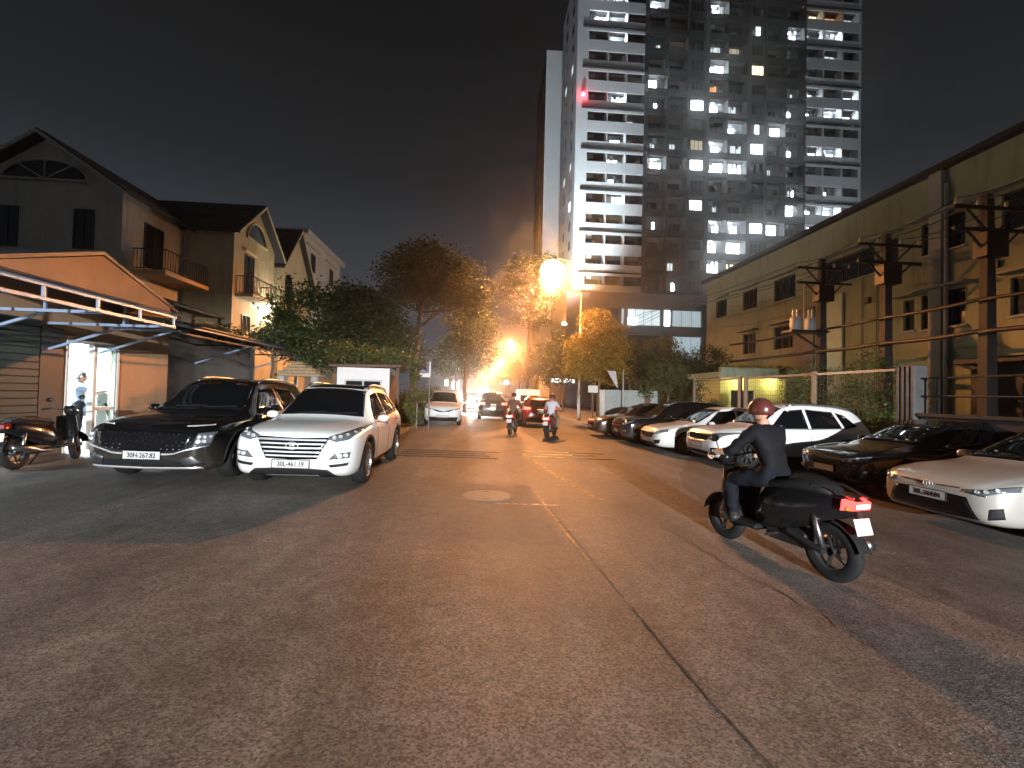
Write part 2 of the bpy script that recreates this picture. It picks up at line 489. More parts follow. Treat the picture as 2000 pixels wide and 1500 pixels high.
TYRE = None
def wheel_meshes():
    global TYRE, RIMS
    prof = [(.60,-.105),(.66,-.115),(.80,-.118),(.93,-.105),(.985,-.075),(1.0,-.03),(1.0,.03),(.985,.075),(.93,.105),(.80,.118),(.66,.115),(.60,.105)]
    TYRE = MB().lathe(prof, 40, 'X').mesh('tyre', 'rubber', True)
    RIMS = {}
    for key, nsp, matname in (('ten', 10, 'alloy'), ('five', 5, 'alloy'), ('dark', 8, 'alloy_dark')):
        mb = MB()
        mb.lathe([(.66,.10),(.64,.115),(.60,.105),(.575,.06),(.56,-.09),(.60,-.10)], 40, 'X')
        mb.lathe([(.001,.088),(.07,.092),(.13,.085),(.14,.03),(.001,.03)], 20, 'X')
        for k in range(nsp):
            a = 2*math.pi*k/nsp; w = .30/nsp + .018
            c, s = math.cos(a), math.sin(a)
            def P(r, t, x): return (x, r*c - t*s, r*s + t*c)
            mb.loft([[P(.10,-w*1.15,.088), P(.10,w*1.15,.088), P(.10,w*1.15,.04), P(.10,-w*1.15,.04)], [P(.585,-w*.8,.10), P(.585,w*.8,.10), P(.585,w*.8,.05), P(.585,-w*.8,.05)]], closed=True, caps=True)
        for k in range(5):
            a = 2*math.pi*(k+.5)/5
            mb.tube([(.085, .09*math.cos(a), .09*math.sin(a)), (.096, .09*math.cos(a), .09*math.sin(a))], .012, 6)
        mb.lathe([(.001,-.02),(.57,-.02)], 32, 'X')
        RIMS[key] = mb.mesh('rim', matname, False)
        fix_normals(RIMS[key])
    fix_normals(TYRE)

DISC = None
def wheel(parent, x, y, r, rim='five', steer=0):
    w = link('wheel', TYRE, parent, (x, y, r))
    w.scale = (1.0, r, r) if x > 0 else (-1.0, r, r)
    w.rotation_euler = (random.uniform(0, 6), 0, 0)
    link('rim', RIMS[rim], w)
    return w

FONT_CACHE = {}
def text_mesh(txt, size, matname, name):
    key = (txt, size)
    cu = bpy.data.curves.new(name, 'FONT'); cu.body = txt; cu.size = size; cu.align_x = 'CENTER'; cu.align_y = 'CENTER'; cu.extrude = .001; cu.offset = .0018*size/.1; cu.resolution_u = 3
    o = bpy.data.objects.new('tmp', cu); COL.objects.link(o)
    dg = bpy.context.evaluated_depsgraph_get()
    me = bpy.data.meshes.new_from_object(o.evaluated_get(dg))
    bpy.data.objects.remove(o); bpy.data.curves.remove(cu)
    me.materials.clear(); me.materials.append(M[matname])
    return me

def plate(parent, y, z, txt, two_line=False, rear=False, tilt=0):
    w, h = (.33, .165) if two_line else (.52, .115)
    s = 1 if rear else -1
    p = MB().bbox(-w/2, w/2, -.006, .006, -h/2, h/2, .004).build('licence_plate', 'plate_white', parent, loc=(0, y, z), rot=(tilt, 0, 0))
    fr = MB()
    e = .008
    fr.box(-w/2-e, w/2+e, -.008, .004, h/2, h/2+e); fr.box(-w/2-e, w/2+e, -.008, .004, -h/2-e, -h/2); fr.box(-w/2-e, -w/2, -.008, .004, -h/2, h/2); fr.box(w/2, w/2+e, -.008, .004, -h/2, h/2)
    fr.build('plate_frame', 'trim_black', p)
    if txt:
        rows = txt.split('/')
        for i, row in enumerate(rows):
            me = text_mesh(row, .098 if len(rows) == 1 else .075, 'plate_ink', 'plate_text')
            zz = 0 if len(rows) == 1 else (.04 - .08*i)
            t = link('plate_text', me, p, (0, s*.0085, zz - .004), (rad(90), 0, 0 if not rear else math.pi))
            if len(rows) == 1: t.scale = (.86, 1, 1)
    return p

def build_car(name, label, s, t, rot, c, paint, rim='five', group='parked cars', front=(), rear=(), side=(), ptext=None, prear=None, plate_z=.45, prear_z=.75, rails=False, cladding=False, tails='tail_off', handles='chrome', studs=None, emblem=None, roof_black=False, head='lamp_glass'):
    base = on_ground(s, t)
    root = thing(name, label, 'car', base, rot, group)
    # stand on the cambered ground: tilt with the crossfall
    lean = rad(1.03)
    ca = math.cos(rot)
    root.rotation_euler = (lean*math.sin(-rot)*0 , 0, rot)
    n = Matrix.Rotation(rot, 3, 'Z')
    tilt = Matrix.Rotation(lean, 3, Vector((0, 1, 0))) if abs(base.x) < 8 else Matrix.Identity(3)
    root.rotation_euler = (tilt @ n).to_euler()
    me, bvh = body_mesh(c, paint, 'trim_black')
    link('body', me, root)
    W = c.get('W', 1.0)
    g = c['glass']
    patch(bvh, 'front', *g['shield'], off=.005, n=20, m=8).build('windscreen', 'car_glass', root, True, fix=True)
    if roof_black:
        ht = c['zt']; y0 = c['L']*.45; y1 = c['L']*.86
        patch(bvh, 'top', [(-.5, y0), (-.5, y1)], [(.5, y0), (.5, y1)], off=.004, n=16, m=8).build('roof_panel', 'gloss_black', root, True, fix=True)
    for q in g['side']:
        for sg in (1, -1):
            mb = MB()
            A, B = q
            _patch_one_side(bvh, A, B, sg, mb)
            mb.build('side_window', 'car_glass', root, True, fix=True)
    patch(bvh, 'rear', *g['rear'], off=.005, n=14, m=5).build('rear_window', 'car_glass', root, True, fix=True)
    # wipers
    for x in (-.42, .08):
        wz = g['shield'][0][0][1]
        h, nn, _, _ = bvh.ray_cast(Vector((x, -3, wz+.03)), Vector((0, 1, 0)))
        h2, n2, _, _ = bvh.ray_cast(Vector((x+.5, -3, wz+.06)), Vector((0, 1, 0)))
        if h and h2: MB().tube([h + Vector((0, -.02, .01)), h2 + Vector((0, -.02, .012))], .008, 6).build('wiper', 'trim_black', root)
    for kind, mn, A, B, off, mirror in front:
        nm = kind
        if mirror:
            for sg in (1, -1):
                mb = patch(bvh, 'front', [(sg*x, z) for x, z in A], [(sg*x, z) for x, z in B], off=off, n=14, m=4)
                mb.build(nm, mn, root, True, fix=True)
        else:
            patch(bvh, 'front', A, B, off=off, n=20, m=5).build(nm, mn, root, True, fix=True)
    for kind, mn, A, B, off, mirror in rear:
        if mirror:
            for sg in (1, -1):
                patch(bvh, 'rear', [(sg*x, z) for x, z in A], [(sg*x, z) for x, z in B], off=off, n=12, m=4).build(kind, mn, root, True, fix=True)
        else:
            patch(bvh, 'rear', A, B, off=off, n=16, m=4).build(kind, mn, root, True, fix=True)
    if studs:
        x0, x1, z0, z1, nx, nz = studs
        mb = MB()
        for j in range(nz):
            zz = z0 + (z1 - z0)*(j + .5)/nz
            k = .72 + .28*math.sin(math.pi*min(1, (j+1.2)/nz))
            for i in range(nx):
                xx = x0*k + (x1 - x0)*k*(i + .5 + (.5 if j % 2 else 0))/nx
                if abs(xx) > abs(x1)*k - .02: continue
                h, nn, _, _ = bvh.ray_cast(Vector((xx, -3, zz)), Vector((0, 1, 0)))
                if h is None: continue
                p = h + nn*.012
                mb.add([p + Vector((-.022, 0, 0)), p + Vector((0, 0, -.015)), p + Vector((.022, 0, 0)), p + Vector((0, 0, .015)), p + nn*.016], [(0,1,4),(1,2,4),(2,3,4),(3,0,4)])
        mb.build('grille_studs', 'chrome', root)['kind'] = 'stuff'
    # shut lines and handles
    fl = pchip(c['belt'])
    y1 = c['L']
    lines = [(.335, .345), (.565, .575), (.755, .77)]
    for a, b in lines:
        ya, yb = a*y1, b*y1
        for sg in (1, -1):
            pts = []
            for k in range(9):
                z = .32 + (fl(ya) - .0 - .32)*k/8
                y = ya + (.05*(1-k/8) if a > .7 else 0)
                h, nn, _, _ = bvh.ray_cast(Vector((sg*3, y, z)), Vector((-sg, 0, 0)))
                if h: pts.append(h + nn*.0005)
            if len(pts) > 2: MB().tube(pts, .0045, 4).build('door_seam', 'trim_black', root)
    for ya in (.50*y1, .715*y1):
        for sg in (1, -1):
            z = fl(ya) - .075
            h, nn, _, _ = bvh.ray_cast(Vector((sg*3, ya, z)), Vector((-sg, 0, 0)))
            h2, n2, _, _ = bvh.ray_cast(Vector((sg*3, ya+.19, z+.006)), Vector((-sg, 0, 0)))
            if h and h2: MB().tube([h, h + nn*.028 + Vector((0,.02,0)), h2 + n2*.028 - Vector((0,.02,0)), h2], [.011,.012,.012,.011], 6).build('door_handle', handles if handles else paint, root, True)
    # belt-line moulding
    for sg in (1, -1):
        pts = []
        for A, B in g['side']:
            for y, z in A:
                h, nn, _, _ = bvh.ray_cast(Vector((sg*3, y, z - .012)), Vector((-sg, 0, 0)))
                if h: pts.append(h + nn*.004)
        MB().tube(pts, .009, 5).build('belt_moulding', 'satin_metal' if handles == 'chrome' else 'trim_black', root, True)
    if cladding:
        for sg in (1, -1):
            mb = MB()
            _patch_one_side(bvh, [(c['yf']+.38, .235), (c['yr']-.38, .235)], [(c['yf']+.43, .345), (c['yr']-.43, .345)], sg, mb, off=.012, n=16, m=3)
            mb.build('sill_cladding', 'trim_black', root, True, fix=True)
            for yy in (c['yf'], c['yr']):
                mb = MB(); A = []; B = []
                for k in range(19):
                    an = rad(-8 + 196*k/18)
                    A.append((yy + (c['ra']+.002)*math.cos(an), c['rw']+.015 + (c['ra']+.002)*math.sin(an))); B.append((yy + (c['ra']+.055)*math.cos(an), c['rw']+.015 + (c['ra']+.055)*math.sin(an)))
                _patch_one_side(bvh, A, B, sg, mb, off=.010, n=20, m=2)
                mb.build('arch_cladding', 'trim_black', root, True, fix=True)
    if rails:
        ft = pchip(c['zt']); f5 = pchip(c['w5']); fw = pchip(c['wm'])
        for sg in (1, -1):
            pts = []
            ya, yb = .47*y1, .88*y1
            for k in range(13):
                y = ya + (yb-ya)*k/12
                x = sg*(f5(y)*fw(y) - .035); z = ft(y) + (.012 if 0 < k < 12 else -.03)
                pts.append((x, y, z))
            MB().tube(pts, .022, 8).build('roof_rail', rails, root, True)
    # mirrors
    my, mz = c['mirror']
    for sg in (1, -1):
        x = sg*.98*W
        mb = MB()
        ringsm = []
        for k, (dy, r) in enumerate([(-.075,.35),(-.06,.72),(-.03,.95),(.02,1.0),(.05,.92),(.055,.3)]):
            ringsm.append([(x + .105*r*math.cos(2*math.pi*q/12), my + dy, mz + .07*r*math.sin(2*math.pi*q/12)) for q in range(12)])
        mb.loft(ringsm, closed=True, caps=True)
        mr = mb.build('wing_mirror', paint, root, True, fix=True)
        MB().bar((x - sg*.14, my + .02, mz - .07), (x - sg*.02, my, mz - .055), .05, .03).build('mirror_stalk', 'trim_black', mr)
    for y in (c['yf'], c['yr']):
        for sg in (1, -1):
            wheel(root, sg*(.80*W if W < 1 else .805), y, c['rw'], rim)
    # plates
    if ptext is not None:
        h, nn, _, _ = bvh.ray_cast(Vector((.2, -3, plate_z)), Vector((0, 1, 0)))
        plate(root, h.y - .022, plate_z, ptext)
    if prear is not None:
        h, nn, _, _ = bvh.ray_cast(Vector((.15, 9, prear_z)), Vector((0, -1, 0)))
        plate(root, h.y + .015, prear_z, prear, two_line=True, rear=True)
    if emblem:
        ez, er, kind = emblem
        h, nn, _, _ = bvh.ray_cast(Vector((0, -3, ez)), Vector((0, 1, 0)))
        mb = MB(); y = h.y - .018
        def ell(rx, rz, cz=0, r=.006): mb.tube([(rx*math.cos(2*math.pi*k/24), y, ez + cz + rz*math.sin(2*math.pi*k/24)) for k in range(25)], r, 5, caps=False)
        ell(er, er*.62 if kind != 'disc' else er)
        if kind == 'h':
            mb.tube([(-er*.45, y, ez-er*.42), (-er*.22, y, ez+er*.42)], .007, 5); mb.tube([(er*.22, y, ez-er*.42), (er*.45, y, ez+er*.42)], .007, 5); mb.tube([(-er*.35, y, ez-.01), (er*.35, y, ez+.01)], .007, 5)
        elif kind == 'ovals':
            ell(er*.34, er*.6); ell(er*.68, er*.26, er*.3)
        mb.build('emblem', 'bright_bar', root, True)
    # dark underside pan so no light leaks under the body, and a rear exhaust
    MB().box(-.7, .7, .35, c['L']-.35, .20, .24).build('underbody', 'trim_black', root)
    return root, bvh

def _patch_one_side(bvh, A, B, sg, mb, off=.005, n=12, m=4):
    # the patch helper mirrors by flipping the ray side
    a = resample(A, n); b = resample(B, n); G = []
    for i in range(n+1):
        row = []
        for j in range(m+1):
            y, z = a[i]*(1-j/m) + b[i]*(j/m)
            d = Vector((-sg, 0, 0)); h, nn, _, _ = bvh.ray_cast(Vector((sg*3, y, z)), d)
            if h is None: h, nn, _, _ = bvh.find_nearest(Vector((sg*.8, y, z)))
            if nn.dot(d) > 0: nn = -nn
            row.append((h + nn*off, h - nn*.015))
        G.append(row)
    vs = [G[i][j][0] for i in range(n+1) for j in range(m+1)]
    fs = [(i*(m+1)+j, (i+1)*(m+1)+j, (i+1)*(m+1)+j+1, i*(m+1)+j+1) for i in range(n) for j in range(m)]
    loop = [(i, 0) for i in range(n+1)] + [(n, j) for j in range(1, m+1)] + [(i, m) for i in range(n-1, -1, -1)] + [(0, j) for j in range(m-1, 0, -1)]
    base = len(vs); vs += [G[i][j][1] for i, j in loop]; k = len(loop)
    for q in range(k):
        i0, j0 = loop[q]; i1, j1 = loop[(q+1) % k]
        fs.append((i0*(m+1)+j0, i1*(m+1)+j1, base + (q+1) % k, base + q))
    mb.add(vs, fs)

def lamp_units(root, bvh, pts, r=.035, matname='lamp_reflector', name='headlight_lens'):
    for x, z in pts:
        for sg in (1, -1):
            h, nn, _, _ = bvh.ray_cast(Vector((sg*x, -3, z)), Vector((0, 1, 0)))
            if h is None: continue
            mb = MB(); q = nn.to_track_quat('Z', 'Y').to_matrix()
            prof = [(.001, .004), (r*.5, .006), (r*.85, .004), (r, .010), (r, 0)]
            vs = []; nseg = 10
            for k in range(nseg):
                a = 2*math.pi*k/nseg
                for rr, hh in prof: vs.append(h + q @ Vector((rr*math.cos(a), rr*math.sin(a), hh + .008)))
            pn = len(prof); fs = [(i*pn+j, ((i+1) % nseg)*pn+j, ((i+1) % nseg)*pn+j+1, i*pn+j+1) for i in range(nseg) for j in range(pn-1)]
            mb.add(vs, fs).build(name, matname, root, True)
# ------------------------------------------------------------------ ground and road
def asphalt(name, lo, hi, speck, rough=.62, scale=1.0):
    m = bpy.data.materials.new(name); m.use_nodes = True
    N, L = m.node_tree.nodes, m.node_tree.links
    b = N['Principled BSDF']
    tc = N.new('ShaderNodeTexCoord')
    def noise(sc, det=6, ro=.6):
        n = N.new('ShaderNodeTexNoise'); n.inputs['Scale'].default_value = sc*scale; n.inputs['Detail'].default_value = det; n.inputs['Roughness'].default_value = ro
        L.new(tc.outputs['Object'], n.inputs['Vector']); return n
    big = noise(.55, 5, .62); mid = noise(5.0, 7, .7)
    r1 = N.new('ShaderNodeMapRange'); r1.inputs[1].default_value = .3; r1.inputs[2].default_value = .7; L.new(big.outputs['Fac'], r1.inputs[0])
    c1 = N.new('ShaderNodeMix'); c1.data_type = 'RGBA'; c1.inputs[6].default_value = (*lo, 1); c1.inputs[7].default_value = (*hi, 1); L.new(r1.outputs[0], c1.inputs[0])
    r2 = N.new('ShaderNodeMapRange'); r2.inputs[1].default_value = .35; r2.inputs[2].default_value = .65; r2.inputs[3].default_value = .72; r2.inputs[4].default_value = 1.2; L.new(mid.outputs['Fac'], r2.inputs[0])
    c2 = N.new('ShaderNodeMix'); c2.data_type = 'RGBA'; c2.blend_type = 'MULTIPLY'; c2.inputs[0].default_value = 1; L.new(c1.outputs[2], c2.inputs[6]); L.new(r2.outputs[0], c2.inputs[7])
    # oil drips, tyre polish and old stains, drawn out along the street
    mp = N.new('ShaderNodeMapping'); mp.inputs['Scale'].default_value = (1.0, .22, 1.0); L.new(tc.outputs['Object'], mp.inputs[0])
    sn = N.new('ShaderNodeTexNoise'); sn.inputs['Scale'].default_value = 1.1*scale; sn.inputs['Detail'].default_value = 8; sn.inputs['Roughness'].default_value = .62; L.new(mp.outputs[0], sn.inputs['Vector'])
    sr_ = N.new('ShaderNodeMapRange'); sr_.inputs[1].default_value = .38; sr_.inputs[2].default_value = .66; sr_.inputs[3].default_value = 1.12; sr_.inputs[4].default_value = .62; L.new(sn.outputs['Fac'], sr_.inputs[0])
    c25 = N.new('ShaderNodeMix'); c25.data_type = 'RGBA'; c25.blend_type = 'MULTIPLY'; c25.inputs[0].default_value = 1; L.new(c2.outputs[2], c25.inputs[6]); L.new(sr_.outputs[0], c25.inputs[7]); c2 = c25
    # exposed aggregate
    vo = N.new('ShaderNodeTexVoronoi'); vo.inputs['Scale'].default_value = 85*scale; L.new(tc.outputs['Object'], vo.inputs['Vector'])
    sp = N.new('ShaderNodeSeparateColor'); L.new(vo.outputs['Color'], sp.inputs[0])
    r3 = N.new('ShaderNodeMapRange'); r3.inputs[1].default_value = 0; r3.inputs[2].default_value = 1; r3.inputs[3].default_value = 1 - speck; r3.inputs[4].default_value = 1 + speck; L.new(sp.outputs[0], r3.inputs[0])
    c3 = N.new('ShaderNodeMix'); c3.data_type = 'RGBA'; c3.blend_type = 'MULTIPLY'; c3.inputs[0].default_value = 1; L.new(c2.outputs[2], c3.inputs[6]); L.new(r3.outputs[0], c3.inputs[7])
    L.new(c3.outputs[2], b.inputs['Base Color'])
    ro = N.new('ShaderNodeMapRange'); ro.inputs[3].default_value = rough - .14; ro.inputs[4].default_value = rough + .18; L.new(mid.outputs['Fac'], ro.inputs[0]); L.new(ro.outputs[0], b.inputs['Roughness'])
    b.inputs['Specular IOR Level'].default_value = .35
    fine = noise(120, 3, .6)
    ad = N.new('ShaderNodeMath'); ad.operation = 'ADD'
    mu = N.new('ShaderNodeMath'); mu.operation = 'MULTIPLY'; mu.inputs[1].default_value = .6
    L.new(vo.outputs['Distance'], mu.inputs[0]); L.new(mu.outputs[0], ad.inputs[0]); L.new(fine.outputs['Fac'], ad.inputs[1])
    md2 = N.new('ShaderNodeMath'); md2.operation = 'MULTIPLY_ADD'; md2.inputs[1].default_value = 2.2; L.new(mid.outputs['Fac'], md2.inputs[0]); L.new(ad.outputs[0], md2.inputs[2])
    bp = N.new('ShaderNodeBump'); bp.inputs['Strength'].default_value = .5; bp.inputs['Distance'].default_value = .012
    L.new(md2.outputs[0], bp.inputs['Height']); L.new(bp.outputs[0], b.inputs['Normal'])
    M[name] = m
asphalt('road_surface', (.125, .110, .096), (.195, .172, .150), .55)
asphalt('road_patch', (.145, .128, .112), (.185, .164, .143), .35, rough=.68)
asphalt('dark_asphalt', (.075, .070, .066), (.125, .115, .105), .5)
asphalt('corner_shade_asphalt', (.095, .088, .082), (.155, .143, .130), .5)  # left sheet only: shade of the lower corner put into the road colour
asphalt('pavement_concrete', (.24, .225, .205), (.32, .30, .275), .15, rough=.75)
asphalt('earth', (.06, .055, .045), (.11, .10, .08), .3, rough=.85)
mat('crack_dark', (.022, .019, .016), .85, var=.5, vscale=12)
mat('seam_dark', (.080, .073, .065), .8, var=.4, vscale=15)
mat('strip_yellow', (.36, .26, .10), .55, var=.45, vscale=9, bump=.2, bscale=50)
def worn(name, color, scale, cover):
    m = mat(name, color, .6, var=.3, vscale=9)
    N, L = m.node_tree.nodes, m.node_tree.links
    b = N['Principled BSDF']; tr = N.new('ShaderNodeBsdfTransparent'); ms = N.new('ShaderNodeMixShader'); tc = N.new('ShaderNodeTexCoord')
    n = N.new('ShaderNodeTexNoise'); n.inputs['Scale'].default_value = scale; n.inputs['Detail'].default_value = 9; n.inputs['Roughness'].default_value = .75
    L.new(tc.outputs['Object'], n.inputs['Vector'])
    mr = N.new('ShaderNodeMapRange'); mr.inputs[1].default_value = cover; mr.inputs[2].default_value = cover + .10; L.new(n.outputs['Fac'], mr.inputs[0])
    L.new(mr.outputs[0], ms.inputs[0]); L.new(tr.outputs[0], ms.inputs[1]); L.new(b.outputs[0], ms.inputs[2]); L.new(ms.outputs[0], N['Material Output'].inputs['Surface'])
worn('worn_yellow', (.36, .25, .09), 7.0, .44)
worn('worn_white', (.50, .44, .36), 9.0, .40)
mat('seam_faint', (.105, .096, .086), .8, var=.3, vscale=15)
mat('crack_brown', (.062, .051, .041), .85, var=.5, vscale=12)
mat('strip_dark', (.05, .04, .032), .6, var=.4, vscale=10)
mat('concrete_pale', (.27, .245, .215), .7, var=.12, vscale=8, bump=.25, bscale=40)
mat('kerb', (.30, .28, .25), .75, var=.2, vscale=5, bump=.3, bscale=30, dirt=(.12, .11, .09))

def sheet(name, ss, ts, dz, matname, parent=None):
    """ground sheet following the camber, on a grid of side and along coordinates"""
    vs = [on_ground(s, t, dz) for t in ts for s in ss]
    n = len(ss)
    fs = [(j*n+i, j*n+i+1, (j+1)*n+i+1, (j+1)*n+i) for j in range(len(ts)-1) for i in range(n-1)]
    return MB().add(vs, fs).build(name, matname, parent)

far = [-1500, -400, -120, -50]
ss_all = sorted(set([-350, -150, -60, -30] + list(np.arange(-16, 22.1, 1.0)) + [30, 60, 150, 350]))
ts_all = [-250, -100, -40, -15] + list(np.arange(-10, 60, 2.0)) + [80, 120, 200, 300, 420]
struct(sheet('ground', ss_all, ts_all, -.006, 'earth'))
road = struct(sheet('road', list(np.arange(-9, 9.01, .75)), [-40, -20, -10] + list(np.arange(-6, 40, 2.0)) + [50, 70, 100, 160, 300, 418], 0.0, 'road_surface'))

def ribbon(name, pts, w, dz, matname, wob=0.0, parent=road):
    """flat strip along (s,t) points, slightly ragged"""
    P = resample(pts, max(6, int(8 * len(pts))))
    vs = []; n = len(P)
    for i, (s, t) in enumerate(P):
        d = P[min(i+1, n-1)] - P[max(i-1, 0)]; d = d / max(1e-6, np.linalg.norm(d)); nrm = np.array([-d[1], d[0]])
        o = nrm * random.uniform(-wob, wob)
        k = w * random.uniform(.6, 1.3) / 2 if wob else w/2
        for sg in (-1, 1):
            q = np.array([s, t]) + o + nrm*k*sg
            vs.append(on_ground(q[0], q[1], dz))
    fs = [(2*i, 2*i+1, 2*i+3, 2*i+2) for i in range(n-1)]
    return MB().add(vs, fs).build(name, matname, parent)

# patched slabs and their seams
def slab(s0, s1, t0, t1, matname, name='patch', dz=.004):
    ss = np.linspace(s0, s1, 4); ts = np.linspace(t0, t1, 4)
    vs = [on_ground(s, t, dz - (.012 if j == 0 else 0)) for j, t in enumerate(ts) for s in ss]   # the near edge feathers into the road
    return MB().add(vs, [(j*4+i, j*4+i+1, (j+1)*4+i+1, (j+1)*4+i) for j in range(3) for i in range(3)]).build(name, matname, road)
slab(-1.3, .95, 4.0, 7.9, 'road_patch')
# the right-hand side was never resurfaced: darker old asphalt with a ragged edge
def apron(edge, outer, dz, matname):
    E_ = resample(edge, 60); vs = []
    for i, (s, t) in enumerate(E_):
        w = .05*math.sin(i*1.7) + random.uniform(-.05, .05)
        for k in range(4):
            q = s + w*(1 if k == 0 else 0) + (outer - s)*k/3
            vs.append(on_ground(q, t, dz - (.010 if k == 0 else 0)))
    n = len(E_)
    MB().add(vs, [(4*i+k, 4*i+k+1, 4*i+k+5, 4*i+k+4) for i in range(n-1) for k in range(3)]).build('dark_asphalt', matname, road)
apron([(8.6, 17.0), (5.2, 12.6), (3.2, 9.6), (2.45, 8.0), (2.32, 7.0), (2.5, 5.0), (2.62, 3.6), (2.75, 2.4), (2.9, 1.0), (3.0, -6)], 8.95, .004, 'dark_asphalt')
apron([(-3.9, 15.0), (-3.7, 9.0), (-3.3, 5.0), (-3.0, 3.4), (-2.4, 2.2), (-1.6, 1.2), (-1.2, -6)], -8.95, .004, 'corner_shade_asphalt')  # left sheet imitates the darkening towards the lower corner, no real resurfacing edge
ribbon('seam', [(-1.32, 7.9), (-1.31, 6.0), (-1.33, 4.9)], .016, .008, 'seam_faint', .012)
ribbon('seam', [(-1.0, 7.9), (0, 7.93), (.75, 7.9)], .03, .008, 'seam_faint', .012)
ribbon('crack', [(1.21, 3.45), (1.24, 2.9), (1.27, 2.4), (1.33, 1.9), (1.38, 1.2), (1.42, .4)], .016, .008, 'crack_brown', .006)
ribbon('crack', [(1.05, 6.6), (1.1, 5.6), (1.15, 4.6), (1.2, 3.6)], .012, .008, 'seam_faint', .008)
ribbon('crack', [(2.2, 7.0), (2.45, 5.0), (2.6, 3.6), (2.68, 3.0)], .02, .010, 'seam_faint', .05)
ribbon('crack', [(-1.4, 5.2), (-2.6, 5.4), (-3.4, 5.3)], .010, .007, 'seam_faint', .03)
ribbon('crack', [(-.9, 3.3), (-.2, 3.5), (.5, 3.4), (1.2, 3.45)], .009, .007, 'seam_faint', .04)
ribbon('crack', [(3.4, 9.5), (3.1, 7.4), (3.3, 5.6)], .012, .007, 'seam_faint', .03)
# worn lane paint
ribbon('paint_line', [(1.27, 12.3), (1.42, 10.6), (1.62, 9.0), (1.72, 8.3)], .10, .009, 'worn_yellow', .05)
ribbon('paint_line', [(1.72, 8.2), (1.86, 7.4), (1.95, 7.05)], .09, .009, 'worn_yellow', .04)
ribbon('paint_line', [(.98, 7.6), (1.02, 6.4), (1.07, 5.2), (1.12, 4.4)], .035, .0095, 'worn_yellow', .006)
ribbon('paint_line', [(.55, 6.62), (1.25, 6.60)], .06, .012, 'worn_white', .02)
ribbon('paint_line', [(.30, 6.64), (.50, 6.63)], .035, .012, 'worn_white', .01)
# rumble strips: real raised bars of thermoplastic
for a, b, t, mn in [(-1.9, .55, 11.25, 'strip_dark'), (-1.9, .35, 11.62, 'strip_dark'), (-1.9, .25, 12.0, 'strip_dark'), (-1.9, .65, 12.4, 'strip_dark'),
                    (1.28, 2.6, 12.85, 'strip_yellow'), (2.62, 3.6, 12.82, 'strip_dark'), (1.75, 2.6, 12.3, 'strip_yellow'), (2.62, 3.2, 12.28, 'strip_dark'), (1.38, 2.3, 11.75, 'strip_yellow'), (2.62, 3.6, 11.7, 'strip_dark')]:
    mb = MB(); P = [on_ground(a + (b-a)*k/8, t + random.uniform(-.01, .01), 0) for k in range(9)]
    rings = []
    for p in P:
        w = .06*random.uniform(.85, 1.15); y = Vector((-math.sin(ROAD), math.cos(ROAD), 0))
        rings.append([p - y*w, p - y*w*.7 + Vector((0,0,.014)), p + y*w*.7 + Vector((0,0,.014)), p + y*w])
    mb.loft(rings).build('rumble_strip', mn, road)
# manhole
mh = thing('manhole_cover', 'pale round concrete manhole cover set in the road patch', 'manhole cover', on_ground(.18, 7.15, .004), ROAD)
MB().lathe([(.001, .008), (.36, .008), (.385, .002), (.385, -.05)], 40, 'Z').build('cover', 'concrete_pale', mh)
MB().lathe([(.40, -.02), (.40, .006), (.46, .005), (.46, -.02)], 40, 'Z').build('ring', 'road_patch', mh)
for sg in (-1, 1): MB().box(-.05, .05, sg*.24-.012, sg*.24+.012, .006, .0095).build('lifting_slot', 'crack_dark', mh)

# pavements with kerbs
def pavement(name, s0, s1, t0, t1, kerb_side):
    rings = []
    p = sheet(name, list(np.linspace(s0, s1, 6)), list(np.arange(t0, t1 + .1, 6.0)), .12, 'pavement_concrete'); struct(p)
    sk = s0 if kerb_side < 0 else s1
    n = int((min(t1, t0 + 60) - t0) / 1.0)
    for k in range(n):
        ta, tb = t0 + k*1.0 + .006, t0 + (k+1)*1.0 - .006
        mb = MB(); a0, a1 = (sk - .14, sk) if kerb_side < 0 else (sk, sk + .14)
        if kerb_side > 0: a0, a1 = sk, sk + .14
        vs = []
        for t in (ta, tb):
            vs += [on_ground(a0, t, -.03), on_ground(a1, t, -.03), on_ground(a1, t, .118), on_ground(a0, t, .118)]
        mb.add(vs, [(0,1,5,4),(1,2,6,5),(2,3,7,6),(3,0,4,7),(0,3,2,1),(4,5,6,7)])
        mb.build('kerb_stone', 'kerb', p)
    # closing face at the near end
    vs = [on_ground(s0, t0, .12), on_ground(s1, t0, .12), on_ground(s1, t0, -.03), on_ground(s0, t0, -.03)]
    MB().add(vs, [(0,3,2,1)]).build('pavement_edge', 'kerb', p)
    return p
pavement('pavement_left', -9.0, -2.75, 15.2, 195.2, 1)
pavement('pavement_right', 6.1, 11.5, 21.0, 195.0, -1)

# loose grit that catches the lamplight
mat('grit', (.30, .27, .23), .6, island=.5, spec=.2)
mb = MB(); rg = random.Random(5)
for k in range(900):
    if k % 3: s_, t_ = rg.gauss(1.9, 1.0), abs(rg.gauss(4.2, 2.2)) + .6
    else: s_, t_ = rg.uniform(-4, 5), rg.uniform(.8, 14)
    p = on_ground(s_, t_, .008); r_ = rg.uniform(.0018, .0045)
    a_ = rg.uniform(0, 6)
    mb.add([p + Vector((r_*math.cos(a_), r_*math.sin(a_), 0)), p + Vector((r_*math.cos(a_+2.1), r_*math.sin(a_+2.1), 0)), p + Vector((r_*math.cos(a_+4.2), r_*math.sin(a_+4.2), 0)), p + Vector((0, 0, r_*1.1))], [(0,1,3),(1,2,3),(2,0,3)])
go = mb.build('grit', 'grit'); go['kind'] = 'stuff'; go['label'] = 'scattered grit on the road surface'
